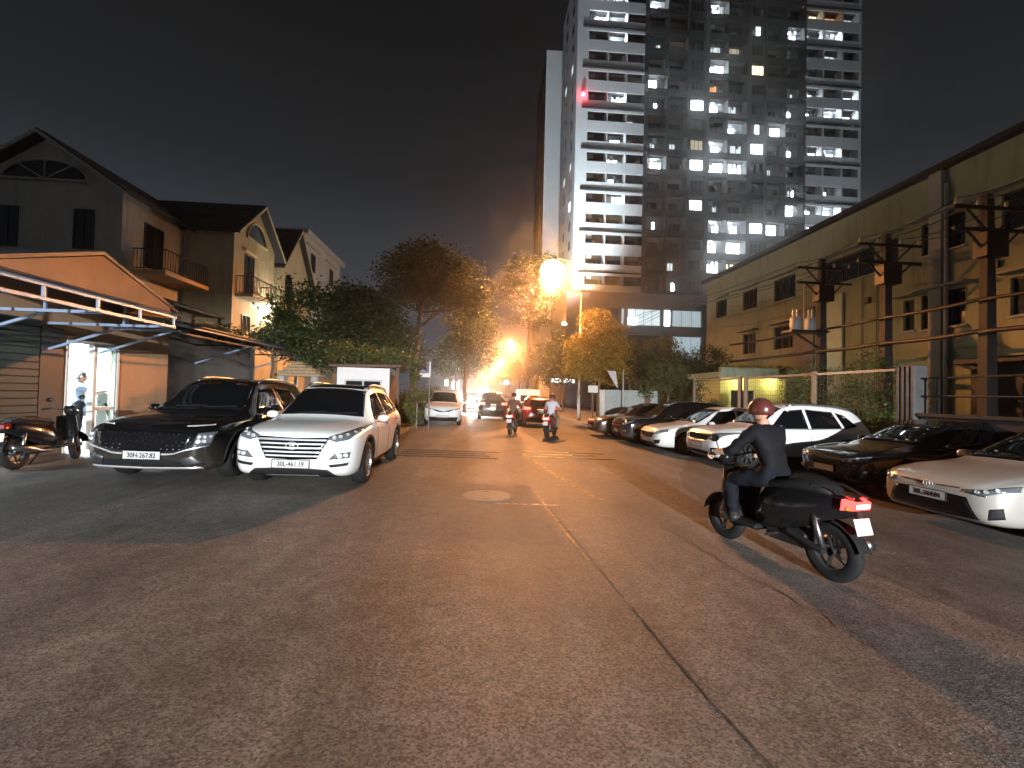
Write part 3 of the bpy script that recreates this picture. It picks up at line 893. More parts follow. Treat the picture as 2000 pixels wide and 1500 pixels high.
# ------------------------------------------------------------------ buildings
mat('plaster_white', (.40, .39, .37), .85, var=.1, vscale=1.5, bump=.1, bscale=30, dirt=(.20, .19, .165))
mat('plaster_cream', (.40, .33, .20), .85, var=.1, vscale=1.5, bump=.1, bscale=30, dirt=(.22, .17, .10))
mat('plaster_ochre', (.52, .33, .17), .85, var=.08, vscale=1.5, bump=.1, bscale=30)
mat('plaster_grey', (.34, .35, .34), .85, var=.1, vscale=1.2, bump=.1, bscale=30, dirt=(.2, .2, .19))
mat('plaster_yellow', (.29, .315, .215), .85, var=.08, vscale=1.1, bump=.12, bscale=25, dirt=(.10, .10, .06))
mat('guard_yellow', (.62, .55, .15), .8, var=.06, vscale=2)
mat('shed_wall', (.36, .22, .125), .85, var=.08, vscale=1.5, bump=.1, bscale=30, dirt=(.26, .165, .095))
mat('roof_dark', (.018, .017, .018), .75, var=.4, vscale=9)
mat('roof_red', (.10, .05, .035), .8, var=.3, vscale=7)
mat('dark_pane', (.012, .014, .016), .08, spec=.6)
mat('dark_room', (.020, .021, .022), .7, var=.3, vscale=2)
mat('frame_dark', (.03, .03, .032), .5)
mat('frame_pale', (.45, .45, .44), .5)
mat('tower_white', (.58, .59, .60), .8, var=.05, vscale=.4)
mat('tower_grey', (.022, .021, .022), .8, var=.1, vscale=.4)
mat('tower_podium', (.17, .165, .185), .8, var=.1, vscale=.4)
mat('tower_bay', (.12, .12, .125), .85, var=.1, vscale=.6)
mat('steel_lit_blue', (.28, .36, .52), .4, metal=.4, var=.1, vscale=4)  # blue cast of the shop lamps put into the steel colour
mat('steel_dark', (.022, .022, .023), .5, metal=.4)
mat('sheet_metal', (.09, .09, .095), .55, metal=.4, var=.2, vscale=5)
mat('room_white', (.78, .79, .80), .7, var=.02, vscale=3)
mat('wood_brown', (.10, .05, .028), .7, var=.35, vscale=6, bump=.2, bscale=30)
mat('board_tan', (.36, .25, .14), .75, var=.3, vscale=10)
mat('curtain_cloth', (.30, .29, .27), .9)
mat('laundry_dark', (.06, .07, .10), .9)
mat('laundry_pale', (.45, .42, .40), .9)
emat('lit_cool', (.86, .95, 1.0), 7.0)
emat('lit_cool_hot', (.84, .95, 1.0), 22.0)
emat('lit_warm', (1.0, .80, .45), 3.0)
emat('lit_orange', (1.0, .42, .16), 1.3)
emat('lit_dim', (.80, .92, .95), 1.0)
emat('lit_yellow_dim', (.95, .85, .55), .5)
emat('lit_blind', (.62, .78, .84), .62)
emat('bay_lamp', (.80, .94, 1.0), 900.0)
emat('bay_lamp_warm', (1.0, .7, .4), 40.0)
emat('aviation_red', (1.0, .03, .05), 40.0)
emat('tube_white', (.90, .97, 1.0), 30.0)
emat('spot_white', (1.0, .98, .90), 70.0)

def bay(name, w, h, y, matf, matp, root, x, z, mull=1, bars=0, name_pane='pane', d=.05, t=.05):
    """framed window standing just proud of a wall at depth y (front towards -y)"""
    f = MB()
    f.box(-w/2, w/2, -d, .02, h/2 - t, h/2); f.box(-w/2, w/2, -d, .02, -h/2, -h/2 + t)
    f.box(-w/2, -w/2 + t, -d, .02, -h/2 + t, h/2 - t); f.box(w/2 - t, w/2, -d, .02, -h/2 + t, h/2 - t)
    for k in range(mull):
        x0 = -w/2 + w*(k+1)/(mull+1)
        f.box(x0 - t/2, x0 + t/2, -d*.9, .02, -h/2 + t, h/2 - t)
    for k in range(bars):
        z0 = -h/2 + h*(k+1)/(bars+1)
        f.box(-w/2 + t, w/2 - t, -d*.6, -d*.6 + .015, z0 - .012, z0 + .012)
    o = f.build(name, matf, root, loc=(x, y, z))
    p = MB(); p.box(-w/2 + t, w/2 - t, -.012, .012, -h/2 + t, h/2 - t)
    p.build(name_pane, matp, o)
    return o

# ---- apartment tower
TX0, TT = 14.2, 70.0
tower = thing('apartment_tower', 'tall grey and white apartment tower with many lit windows', 'apartment tower', road_pt(TX0, TT, 0), ROAD)
FH = 3.22; Z0 = 17.75; KF = range(-2, 14)
def fz(k): return Z0 + (13 - k) * FH
cols = []      # x0, x1, kind, id
def px(u): return (u - 1120) * 47.2 / 560.0
for cid, u0, u1, kind in [('A1',1142,1179,'w'),('A2',1179,1215,'c'),('A3',1215,1249,'w'),('B1',1257,1293,'d'),('B2',1297,1333,'d'),('C',1338,1368,'n'),('D1',1376,1412,'d'),('D2',1413,1450,'d'),('E',1457,1487,'n'),('F1',1491,1527,'d'),('F2',1529,1564,'d'),('G1',1568,1601,'w'),('G2',1604,1640,'c'),('G3',1643,1675,'w')]:
    cols.append((px(u0), px(u1), kind, cid))
TW = px(1680)
HTOP = Z0 + 16*FH
lit = {}
def setlit(cid, **kw):
    for key, ks in kw.items():
        for k in ks: lit[(cid, k)] = key
setlit('A1', hot=[0, -1], dim=[-2]); setlit('A2', lamp=[1, 0, -1], hot=[4, 9], win=[6, 7], small=[8], warmlamp=[10], dimb=[2])
setlit('A3', small=[-2], dimb=[5])
setlit('B1', hot=[3], small=[4, 10], lamp=[7, -1], dimb=[1, 6]); setlit('B2', warmlamp=[1], dimb=[6, 12], small=[13])
setlit('C', hot=[4, 7], win=[9], yel=[6])
setlit('D1', lamp=[-1, 4, 6, 10], dim=[1], hot2=[2, 7], orange=[3], dimb=[9], hot=[12], lamp2=[11], win=[13])
setlit('D2', lamp=[5, 10], hot2=[7], yel=[1], dim=[4, 6], hot=[11], warm=[12])
setlit('E', warm=[2], hot=[6, 10], slit=[5, 0]); setlit('F1', hot=[5, 10], lamp=[-2], dimb=[7]); setlit('F2', lamp=[0, 9], dimb=[1, 3], small=[4, 6, 8])
setlit('G1', warmhot=[-1], win=[0, 6, 9], small=[4, 3], hot=[10]); setlit('G2', orange=[-1], lamp=[0, 6, 9, 4], dim=[1], small=[8]); setlit('G3', dim=[-1], win=[3, 4], small=[9])
# core volume behind the balconies
DEP = 13.0; BD = 1.5
core = MB(); core.box(.6, TW, BD, DEP, Z0, HTOP); core.build('core_wall', 'tower_bay', tower)
# white side wall facing the street, with its column of small windows
sidew = MB(); sidew.box(0, .6, 0, DEP, Z0, HTOP); sidew.build('side_wall', 'tower_white', tower)
for k in KF:
    z = fz(k) + 1.5
    for yy in (3.2, 8.6):
        w = MB(); w.box(-.06, .02, yy - .7, yy + .7, z - .7, z + .7); wo = w.build('side_window', 'frame_dark', tower)
        q = MB(); q.box(-.075, -.06, yy - .6, yy + .6, z - .6, z + .6); q.build('pane', 'lit_cool_hot' if (k, yy) in ((9, 3.2),) else ('lit_dim' if (k + int(yy)) % 5 == 0 else 'dark_pane'), wo)
# floor slabs run across the whole front
for k in list(KF) + [-3]:
    z = fz(k)
    MB().box(.6, TW, .05, BD, z - .16, z).build('floor_slab', 'tower_grey', tower)
# piers between the bays
def pier(x0, x1, mn, y0=0.0): MB().box(x0, x1, y0, BD, Z0 + .0, HTOP).build('pier', mn, tower)
edges = [(.6, cols[0][0], 'tower_white')]
for a, b in zip(cols[:-1], cols[1:]):
    same = a[3][0] == b[3][0]
    mn = 'tower_white' if (a[3][0] in 'AG' and same) else 'tower_grey'
    edges.append((a[1], b[0], mn))
edges.append((cols[-1][1], TW, 'tower_white'))
for x0, x1, mn in edges:
    if x1 - x0 < .05: x0, x1 = x0 - .06, x1 + .06
    pier(x0, x1, mn, 0.0 if mn == 'tower_grey' else -.04)
wm_cache = {}
def shared(key, maker):
    if key not in wm_cache: wm_cache[key] = maker()
    return wm_cache[key]
for x0, x1, kind, cid in cols:
    w = x1 - x0 - .04; xc = (x0 + x1)/2
    sec = cid[0]
    for k in KF:
        z = fz(k)
        st_ = lit.get((cid, k))
        if kind == 'n':
            # narrow bay: closed wall with one window
            def mk(w=w):
                mb = MB(); mb.wall((-w/2, w/2), (0, FH - .17), [(-w*.42, w*.42, .85, 2.55)], .12, .4); return mb.mesh('bay_wall', 'tower_grey')
            link('bay_wall', shared(('n', cid), mk), tower, (xc, 0, z + .004))
            pm = {'hot': 'lit_cool_hot', 'win': 'lit_cool', 'yel': 'lit_yellow_dim', 'warm': 'lit_warm', 'slit': 'lit_cool'}.get(st_, 'dark_pane')
            ww = w*.84; 
            bay('window', ww if st_ != 'slit' else ww*.4, 1.66, .34, 'frame_dark', pm, tower, xc, z + 1.70, mull=2, bars=1, t=.08)
            continue
        # balcony parapet
        top = {'w': 1.15, 'c': 1.15, 'd': .62}[kind]
        mn = 'tower_white' if sec in 'AG' else 'tower_grey'
        low = -.62 if sec in 'AG' else -.18
        def mk(w=w, top=top, mn=mn, low=low):
            mb = MB(); mb.box(-w/2, w/2, -.02, .12, low, top)
            return mb.mesh('balcony', mn)
        link('balcony', shared(('b', cid), mk), tower, (xc, 0, z))
        def mk2(w=w):
            mb = MB(); mb.box(-w/2, w/2, .13, .25, FH - .45, FH - .165); return mb.mesh('header', 'tower_grey')
        link('header', shared(('h', cid), mk2), tower, (xc, 0, z))
        # back wall window / door
        wid = min(w - .5, 2.1)
        pm, pw, ph, pz = 'dark_pane', wid, 2.1, 1.25
        if st_ in ('hot', 'hot2'): pm, pw, ph, pz = 'lit_cool_hot', w - .12, 2.75, 1.45
        elif st_ == 'warmhot': pm, pw, ph, pz = 'lit_warm', w - .12, 2.75, 1.45
        elif st_ in ('lamp', 'lamp2'): pm, pw, ph, pz = 'lit_cool_hot', w*.62, 2.0, 1.35
        elif st_ == 'win': pm, pw, ph, pz = 'lit_cool_hot', wid, 1.5, 1.55
        elif st_ == 'dim': pm, pw, ph, pz = 'lit_dim', w - .15, 2.6, 1.4
        elif st_ == 'dimb': pm = 'lit_dim'; pw = wid*.5
        elif st_ == 'yel': pm, pw, ph, pz = 'lit_yellow_dim', w - .15, 2.6, 1.4
        elif st_ == 'warm': pm, pw, ph, pz = 'lit_warm', w - .3, 2.4, 1.35
        elif st_ == 'orange': pm, pw, ph, pz = 'lit_orange', w - .15, 2.6, 1.4
        elif st_ == 'small': pm, pw, ph, pz = 'lit_cool_hot', wid*.5, 1.7, 1.5
        elif st_ == 'warmlamp': pm, pw = 'dark_room', wid
        elif (hash((cid, k)) % 1) == 0 and (k*7 + ord(cid[0])*3) % 11 == 0: pm = 'dark_room'
        off = 0 if st_ in ('hot', 'dim', 'yel', 'orange', 'warmhot', 'warm') else (((k*5 + ord(cid[0])) % 3) - 1)*.35
        off = max(-(w - pw)/2 + .1, min((w - pw)/2 - .1, off))
        wo = bay('window', pw, ph, BD - .03, 'frame_dark', pm, tower, xc + off, z + pz, mull=(2 if pw > 1.8 else 1) if pw > 1 else 0, bars=(1 if (k + ord(cid[0])) % 3 == 0 else 0), t=.085)
        if pm.startswith('lit'):
            rc = random.Random(k*31 + ord(cid[0])*7 + ord(cid[-1]))
            if rc.random() < .75:
                cw = pw*rc.uniform(.16, .42); cx = rc.choice((-1, 1))*(pw/2 - cw/2 - .09); lo = rc.choice((-ph/2 + .1, -ph/2 + .1, 0))
                MB().box(cx - cw/2, cx + cw/2, -.10, -.06, lo, ph/2 - .1).build('curtain', 'curtain_cloth', wo)
            if rc.random() < .5:
                for q in range(rc.randint(2, 4)):
                    lx = rc.uniform(-w*.38, w*.38); lh = rc.uniform(.5, 1.0)
                    MB().box(lx - .16, lx + .16, .50, .54, 2.45 - lh, 2.45).build('laundry', rc.choice(('laundry_dark', 'laundry_pale')), tower, loc=(xc, 0, z))
        if st_ in ('lamp', 'lamp2', 'warmlamp'):
            def mk3():
                mb = MB(); mb.bbox(-.35, .35, -.06, .06, -.06, 0, .02); return mb.mesh('balcony_lamp', 'bay_lamp')
            def mk4():
                mb = MB(); mb.bbox(-.35, .35, -.06, .06, -.06, 0, .02); return mb.mesh('balcony_lamp', 'bay_lamp_warm')
            link('balcony_lamp', shared('bl', mk3) if st_ != 'warmlamp' else shared('blw', mk4), tower, (xc, .36, z + FH - .17))
        if (k*3 + ord(cid[0]) + ord(cid[-1])) % 3 == 0:
            def mk5():
                mb = MB(); mb.bbox(-.42, .42, -.16, .16, 0, .58, .03)
                mb.lathe([(.001, -.165), (.22, -.165), (.23, -.15)], 14, 'Y', (-.1, 0, .29)); return mb.mesh('air_conditioner', 'frame_pale')
            link('air_conditioner', shared('ac', mk5), tower, (xc - w*.22, BD - .25, z + 2.3))
# double-floor notches of the white sections
for x0, x1 in ((cols[0][0] - 1.0, cols[2][1] + .2), (cols[11][0] - .2, cols[13][1] + .2)):
    for k in KF:
        if k % 2 == 0: MB().box(x0, x1, -.34, -.05, fz(k) - .26, fz(k) - .06).build('string_course', 'tower_grey', tower)
# red warning light on the corner
MB().ball((1.0, -.45, fz(4) + 1.7), .34).build('warning_light', 'aviation_red', tower, True)
MB().bar((1.0, -.04, fz(4) + 1.5), (1.0, -.5, fz(4) + 1.5), .12).build('warning_light_arm', 'frame_dark', tower)
# podium
pod_holes = []
xs_ = []
for u0, u1 in [(1160,1204),(1210,1216),(1222,1284),(1290,1303),(1306,1362),(1372,1384),(1392,1450),(1460,1520),(1530,1590),(1600,1660)]:
    xs_.append((px(u0), px(u1)))
for x0, x1 in xs_:
    pod_holes.append((x0, x1, 12.7, 15.25)); pod_holes.append((x0, x1, 7.6, 11.2)); pod_holes.append((x0, x1, 2.2, 6.0))
MB().wall((-1.0, TW + 1), (-.3, Z0 - .3), pod_holes, -.9, -.5).build('podium_wall', 'tower_podium', tower)
MB().box(-1.0, TW + 1, -.49, DEP + 1, Z0 - .3, Z0 - .02).build('podium_roof', 'tower_podium', tower)
MB().box(-1.0, -.6, -.49, DEP + 1, -.3, Z0 - .31).build('podium_side', 'tower_podium', tower)
for i, (x0, x1) in enumerate(xs_):
    w = x1 - x0
    pm = {2: 'lit_dim', 3: 'lit_cool', 4: 'lit_blind', 0: 'lit_yellow_dim', 5: 'lit_blind'}.get(i, 'lit_blind')
    if i == 0: pm = 'dark_pane'
    bay('podium_window', w, 2.55, -.55, 'frame_dark', pm, tower, (x0+x1)/2, 13.975, mull=max(0, int(w/1.6) - 0))
    if i == 2: MB().box(x0 + .15, x0 + 1.6, -.66, -.6, 12.8, 13.9).build('lit_panel', 'lit_cool_hot', tower)
    bay('podium_window', w, 3.6, -.55, 'frame_dark', 'lit_blind' if i in (4, 5) else 'dark_pane', tower, (x0+x1)/2, 9.4, mull=max(0, int(w/1.8)))
    bay('podium_window', w, 3.8, -.55, 'frame_dark', 'dark_pane', tower, (x0+x1)/2, 4.1, mull=max(0, int(w/2.5)))
# roof plant room
MB().box(6, 30, 3, 11, HTOP, HTOP + 2.5).build('plant_room', 'tower_grey', tower)
MB().box(0, TW, 0, DEP, HTOP - .16, HTOP + .9).build('roof_parapet', 'tower_white', tower)

# second block behind, its narrow floodlit end wall turned to the street
wing = thing('tower_block', 'slim second tower block with a floodlit blank pale end wall', 'tower block', road_pt(11.55, 86.0, 0), ROAD)
MB().box(0, 3.2, 0, .4, 0, 67.5).build('end_wall', 'tower_white', wing)
MB().box(.02, 16, .41, 14, 0, 66.8).build('wall', 'tower_grey', wing)
for k in range(20):
    MB().box(-.05, .015, 4.0, 5.4, 4 + k*3.2, 5.4 + k*3.2).build('window', 'dark_pane', wing)
MB().box(-.1, 3.3, -.1, 3.0, 67.5, 68.0).build('roof', 'tower_grey', wing)

def flood(name, label, loc, target, power, color, size, spread):
    d = bpy.data.lights.new(name + '_light', 'SPOT'); d.energy = power; d.color = color; d.spot_size = rad(size); d.spot_blend = .8; d.shadow_soft_size = spread
    l = bpy.data.objects.new(name + '_light', d); COL.objects.link(l)
    l.location = loc; l.rotation_euler = (Vector(target) - Vector(loc)).to_track_quat('-Z', 'Y').to_euler()
    t = thing(name, label, 'floodlight', Vector(loc), ROAD)
    dirv = (Vector(target) - Vector(loc)).normalized()
    q = dirv.to_track_quat('-Y', 'Z').to_euler()
    h = MB().box(-.3, .3, .12, .4, -.22, .22).build('housing', 'frame_dark', t); h.rotation_mode = 'XYZ'
    h.rotation_euler = (0, 0, 0)
    MB().bar((0, .2, -.25), (0, .2, -.7), .06).build('bracket', 'frame_dark', t)
    return t
fl_p = road_pt(11.2, 60.0, 11.0)
flood('floodlight', 'floodlight on a mast aimed up the blank tower end wall', fl_p, road_pt(13.2, 86.0, 46.0), 200000, (.80, .93, 1.0), 70, .2)
MB().tube([road_pt(11.2, 60.25, 0), road_pt(11.2, 60.25, 10.4)], .12, 8).build('mast', 'frame_dark', bpy.data.objects['floodlight']).matrix_parent_inverse = bpy.data.objects['floodlight'].matrix_world.inverted()

for x_, lab in ((17.0, 'added floodlight on a mast brightening the tower front, left one'), (58.5, 'added floodlight on a mast brightening the tower front, right one')):
    f_ = flood('floodlight', lab, road_pt(x_, 50.0, 6.0), road_pt(x_ + 1.0, 70.0, 38.0), 50000 if x_ < 30 else 38000, (.82, .93, 1.0), 56, .2)  # both lamps added to brighten the white tower bands
    MB().tube([(0, .25, -6.0), (0, .25, -.6)], .1, 8).build('mast', 'frame_dark', f_)

# ---- factory on the right
fac = thing('factory_building', 'long dim yellow factory building behind overhead cables', 'factory', road_pt(18.0, 35.2, 0), ROAD - math.pi/2)
# local x runs toward the viewer (decreasing t), front faces the street
def ft(t): return 35.2 - t
def fw_z(v): return v
FL = 62.0; FT = 10.75
fac_w = [(33.0, 8.35, 1.5, 1.3), (29.4, 8.3, 1.6, 1.3), (25.9, 8.25, 1.9, 1.35), (21.2, 8.2, 3.0, 1.3), (18.9, 8.2, .8, 1.3), (16.6, 8.25, 1.7, 1.3), (16.0-2.2, 8.2, 0, 0), (11.2, 8.3, 1.9, 1.3), (6.0, 8.3, 1.9, 1.3), (1.0, 8.3, 1.9, 1.3),
         (29.4, 5.35, 1.4, 1.4), (25.9, 5.35, 1.9, 1.4), (18.0, 5.3, .5, 1.3), (16.6, 5.3, 1.7, 1.4), (13.5, 5.3, 1.6, 1.3), (10.4, 5.3, 1.7, 1.3), (6.0, 5.3, 1.9, 1.3), (1.0, 5.3, 1.9, 1.3),
         (13.6, 8.25, 1.9, 1.35)]
fac_w = [q for q in fac_w if q[2] > 0]
holes = []
for t_, z_, w_, h_ in fac_w: holes.append((ft(t_) - w_/2, ft(t_) + w_/2, z_ - h_/2, z_ + h_/2))
MB().wall((0, FL), (-.4, FT), holes, 0, .3).build('wall', 'plaster_yellow', fac)
MB().box(0, .3, .31, 16, -.4, FT).build('end_wall', 'plaster_grey', fac)
MB().box(-.35, FL, -.35, 16.3, FT + .002, FT + .22).build('roof', 'roof_dark', fac)
MB().box(.31, FL, .9, 15.9, -.3, FT - .3).build('inner_wall', 'dark_room', fac)
for t_, z_, w_, h_ in fac_w:
    o = bay('window', w_ - .02, h_ - .02, .16, 'frame_dark', 'dark_pane', fac, ft(t_), z_, mull=2 if w_ > 1 else 0, bars=0)
    MB().box(ft(t_) - w_/2 - .25, ft(t_) + w_/2 + .25, -.38, .0, z_ + h_/2 + .14, z_ + h_/2 + .22).build('window_hood', 'plaster_grey', fac)
    MB().box(ft(t_) - w_/2 - .06, ft(t_) + w_/2 + .06, -.08, .1, z_ - h_/2 - .08, z_ - h_/2 - .002).build('sill', 'plaster_grey', fac)
# pilaster, downpipe, pale doors, conduits
MB().box(ft(17.0), ft(16.5), -.18, -.004, -.4, FT).build('pilaster', 'plaster_grey', fac)
MB().tube([(ft(16.35), -.12, 0), (ft(16.35), -.12, FT - .6)], .07, 10).build('downpipe', 'frame_pale', fac, True)
mat('panel_green', (.42, .50, .40), .6, var=.08, vscale=3)
mat('panel_blue', (.16, .17, .21), .6, var=.08, vscale=3)
MB().bbox(ft(22.6), ft(21.4), -.14, -.004, 3.2, 7.0, .02).build('shutter_panel', 'panel_green', fac)
MB().bbox(ft(25.0), ft(23.4), -.10, -.004, 3.2, 6.7, .02).build('service_panel', 'panel_blue', fac)
for t_ in (20.3, 19.5, 12.0, 10.9): MB().tube([(ft(t_), -.05, 2), (ft(t_), -.05, FT - 1.2 - (t_ % 1)*2)], .018, 6).build('conduit', 'frame_dark', fac)
for t_, z_ in ((20.0, 6.2), (14.7, 6.4), (12.4, 7.0)): MB().bbox(ft(t_) - .12, ft(t_) + .12, -.12, -.003, z_, z_ + .28, .01).build('junction_box', 'frame_dark', fac)
# lean-to roof in front of the factory, near the viewer
lt = thing('lean_to_shed', 'dark low flat-roofed shed along the factory wall', 'shed', road_pt(16.9, 14.6, 0), ROAD - math.pi/2)
MB().box(0, 14, -.9, 1.0, 2.95, 3.12).build('roof', 'roof_dark', lt)
MB().wall((0, 14), (-.2, 2.95), [(1.5 + 3*k, 3.6 + 3*k, .9, 2.3) for k in range(4)], 0, .15).build('wall', 'dark_room', lt)
for k in range(4): bay('window', 2.08, 1.38, .1, 'frame_dark', 'dark_pane', lt, 2.55 + 3*k, 1.6, mull=1)
MB().tube([(4, -.2, 3.12), (4, -.2, 3.5), (4.8, -.2, 3.5), (4.8, -.2, 3.12)], .04, 8).build('roof_rail', 'steel_dark', lt)

# small yellow guard house with a planted roof edge
gh = thing('guard_house', 'small bright yellow guard house with planted flat roof', 'guard house', road_pt(13.1, 24.0, 0), ROAD)
MB().wall((0, 3.7), (-.2, 2.75), [(.6, 1.9, .9, 2.1)], 0, .2).build('wall', 'guard_yellow', gh)
MB().box(0, .2, .21, 3, -.2, 2.75).build('side_wall', 'guard_yellow', gh)
MB().box(3.5, 3.7, .21, 3, -.2, 2.75).build('side_wall', 'guard_yellow', gh)
MB().box(-.3, 4.0, -.45, 3.3, 2.752, 3.05).build('roof', 'plaster_yellow', gh)
bay('window', 1.28, 1.18, .1, 'frame_dark', 'dark_pane', gh, 1.25, 1.5, mull=1)
MB().box(-.2, 3.9, -.42, -.2, 3.052, 3.3).build('roof_planter', 'plaster_yellow', gh)
for x_ in (.9, 2.8):
    bl = MB().ball((x_, -.34, 2.66), .07).build('eave_lamp', 'lit_warm', gh, True)
    d = bpy.data.lights.new('eave_lamp_light', 'POINT'); d.energy = 38; d.color = (1.0, .92, .62); d.shadow_soft_size = .06
    l = bpy.data.objects.new('eave_lamp_light', d); COL.objects.link(l); l.parent = gh; l.location = (x_, -.42, 2.52)

# ---- shed shop on the left (gable end to the street), lit doorway
SH = -8.64
shed = thing('shed_shop', 'gabled shop shed with lit glass doorway and orange lamplit wall', 'shop', road_pt(SH, 5.2, .10), ROAD + math.pi/2)
# local x runs along the street, local -y faces the street
def sx(t): return t - 5.2
shed_holes = [(sx(10.35), sx(11.78), 0.02, 2.42), (sx(6.3), sx(8.2), .02, 2.42)]  # second opening is unseen, added to spill light onto the canopy
MB().wall((sx(5.2), sx(13.55)), (-.3, 3.62), shed_holes, 0, .18).build('wall', 'shed_wall', shed)
g = MB(); g.prism([(sx(8.85), 3.622), (sx(13.55), 3.622), (sx(13.55), 3.66), (sx(11.2), 4.42), (sx(8.85), 3.66)], 0, .18, 'Y'); g.build('gable', 'shed_wall', shed)
MB().box(sx(13.37), sx(13.55), .181, 5.5, -.3, 3.62).build('side_wall', 'shed_wall', shed)
MB().box(sx(5.2), sx(5.38), .181, 5.5, -.3, 3.62).build('side_wall', 'shed_wall', shed)
MB().box(sx(5.38), sx(13.37), 5.3, 5.5, -.3, 3.62).build('rear_wall', 'room_white', shed)
MB().box(sx(9.37), sx(13.27), 2.9, 2.98, .021, 2.9).build('partition', 'room_white', shed)
for s_ in (-1, 1):
    a, b = (sx(11.2), sx(8.55)) if s_ < 0 else (sx(11.2), sx(13.85))
    mb = MB(); mb.prism([(a, 4.45), (b, 3.58), (b, 3.66), (a, 4.53)], -.02, 5.6, 'Y'); mb.build('roof', 'sheet_metal', shed, fix=True)
MB().box(sx(5.0), sx(8.82), -.02, 5.6, 3.63, 3.72).build('flat_roof', 'sheet_metal', shed)
# interior
MB().box(sx(5.39), sx(13.36), .2, 5.29, -.05, .02).build('shop_floor', 'room_white', shed)
MB().box(sx(5.39), sx(13.36), .2, 5.29, 2.9, 2.95).build('shop_ceiling', 'room_white', shed)
MB().box(sx(13.28), sx(13.365), .2, 5.29, .021, 2.9).build('inner_wall', 'room_white', shed)
MB().box(sx(5.385), sx(5.47), .2, 5.29, .021, 2.9).build('inner_wall', 'room_white', shed)
MB().box(sx(9.3), sx(9.36), .2, 5.29, .021, 2.9).build('partition', 'room_white', shed)
for tt in (11.3, 7.2):  # second tube is unseen, added with its doorway for the spill
    MB().tube([(sx(tt), 1.0, 2.8), (sx(tt), 2.4, 2.8)], .035, 8).build('tube_light', 'tube_white', shed)
    MB().box(sx(tt) - .05, sx(tt) + .05, .95, 2.45, 2.845, 2.899).build('tube_fitting', 'frame_pale', shed)
# door frames: left leaf open, right leaf glazed
fr = MB()
d0, d1, dm = sx(10.35), sx(11.78), sx(11.08)
fr.box(d0, d0 + .05, -.03, .1, .02, 2.42); fr.box(d1 - .05, d1, -.03, .1, .02, 2.42); fr.box(dm - .04, dm + .04, -.03, .1, .02, 2.42); fr.box(d0 + .05, d1 - .05, -.03, .1, 2.36, 2.42)
fr.build('door_frame', 'frame_pale', shed)
leaf = MB(); leaf.wall((dm + .042, d1 - .052), (.02, 2.355), [(dm + .085, d1 - .095, .96, 2.31), (dm + .085, d1 - .095, .12, .88)], .0, .05)
leaf = leaf.build('door', 'frame_pale', shed)
gm = bpy.data.materials.new('clear_glass'); gm.use_nodes = True
_N, _L = gm.node_tree.nodes, gm.node_tree.links
_N.remove(_N['Principled BSDF'])
_t = _N.new('ShaderNodeBsdfTransparent'); _g = _N.new('ShaderNodeBsdfGlossy'); _g.inputs['Roughness'].default_value = .05; _x = _N.new('ShaderNodeMixShader'); _x.inputs[0].default_value = .08
_t.inputs['Color'].default_value = (.85, .93, .92, 1)
_L.new(_t.outputs[0], _x.inputs[1]); _L.new(_g.outputs[0], _x.inputs[2]); _L.new(_x.outputs[0], _N['Material Output'].inputs['Surface'])
M['clear_glass'] = gm
MB().box(dm + .087, d1 - .097, .02, .028, .962, 2.308).build('glass', 'clear_glass', leaf)
MB().box(dm + .087, d1 - .097, .02, .028, .122, .878).build('glass', 'clear_glass', leaf)
MB().box(d0 - .15, d1 + .15, -.35, -.002, -.12, .01).build('threshold', 'concrete_pale', shed)
mat('shutter_shade_grey', (.032, .042, .038), .6, var=.1, vscale=4)  # dark tone carries the canopy's shade on this wall
MB().box(sx(9.75), sx(10.25), -.035, -.003, .02, 2.6).build('shade_shutter', 'frame_dark', shed)  # shutter board and slats added to darken the wall left of the door
for k in range(15): MB().bbox(sx(8.3), sx(9.73), -.045, -.004, .62 + k*.14, .755 + k*.14, .012).build('shade_slat', 'shutter_shade_grey', shed)
# light that spills from the tubes; the second is added, out of view
for tt, en in ((11.3, 2600), (7.2, 420)):
    d = bpy.data.lights.new('shop_tube', 'AREA'); d.shape = 'RECTANGLE'; d.size = .12; d.size_y = 1.4; d.energy = en; d.color = (.80, .95, 1.0)
    l = bpy.data.objects.new('shop_tube', d); COL.objects.link(l); l.parent = shed; l.location = (sx(tt), 1.7, 2.74); l.rotation_euler = (rad(18), 0, 0)

# canopy along the shop front: pale steel truss with sheet roof
can = thing('shop_canopy', 'pale steel lattice canopy frame fixed above the shop front', 'canopy', road_pt(SH, 5.2, .10), ROAD + math.pi/2)
CE = -2.4
tb = MB()
tb.box(sx(5.2), sx(9.95), CE - .03, CE + .03, 2.87, 2.93); tb.box(sx(5.2), sx(9.95), CE - .025, CE + .025, 2.66, 2.71)
tb.build('edge_beam', 'steel_lit_blue', can)
for k in range(7):
    tt = sx(9.92 - k*.95)
    if tt < 0: continue
    MB().bar((tt, CE, 2.7), (tt, CE, 2.88), .035).build('edge_post', 'steel_lit_blue', can)
for tt in (9.92, 8.2, 6.6, 5.3):
    x = sx(tt)
    MB().bar((x, CE, 2.685), (x, -.003, 2.685), .05).build('arm', 'steel_lit_blue', can)
    MB().bar((x, CE, 2.9), (x, -.003, 3.50), .05).build('rafter', 'steel_lit_blue', can)
    MB().bar((x, CE*.6, 2.66), (x, -.003, 2.15), .045).build('brace', 'steel_lit_blue', can)
    MB().bar((x, CE*.6, 2.7), (x, CE*.6, 3.13), .035).build('strut', 'steel_lit_blue', can)
mb = MB(); mb.prism([(-.003, 3.54), (-.003, 3.57), (CE - .1, 2.94), (CE - .1, 2.935)], sx(5.1), sx(12.6), 'X'); mb.build('roof_sheet', 'sheet_metal', can, fix=True)

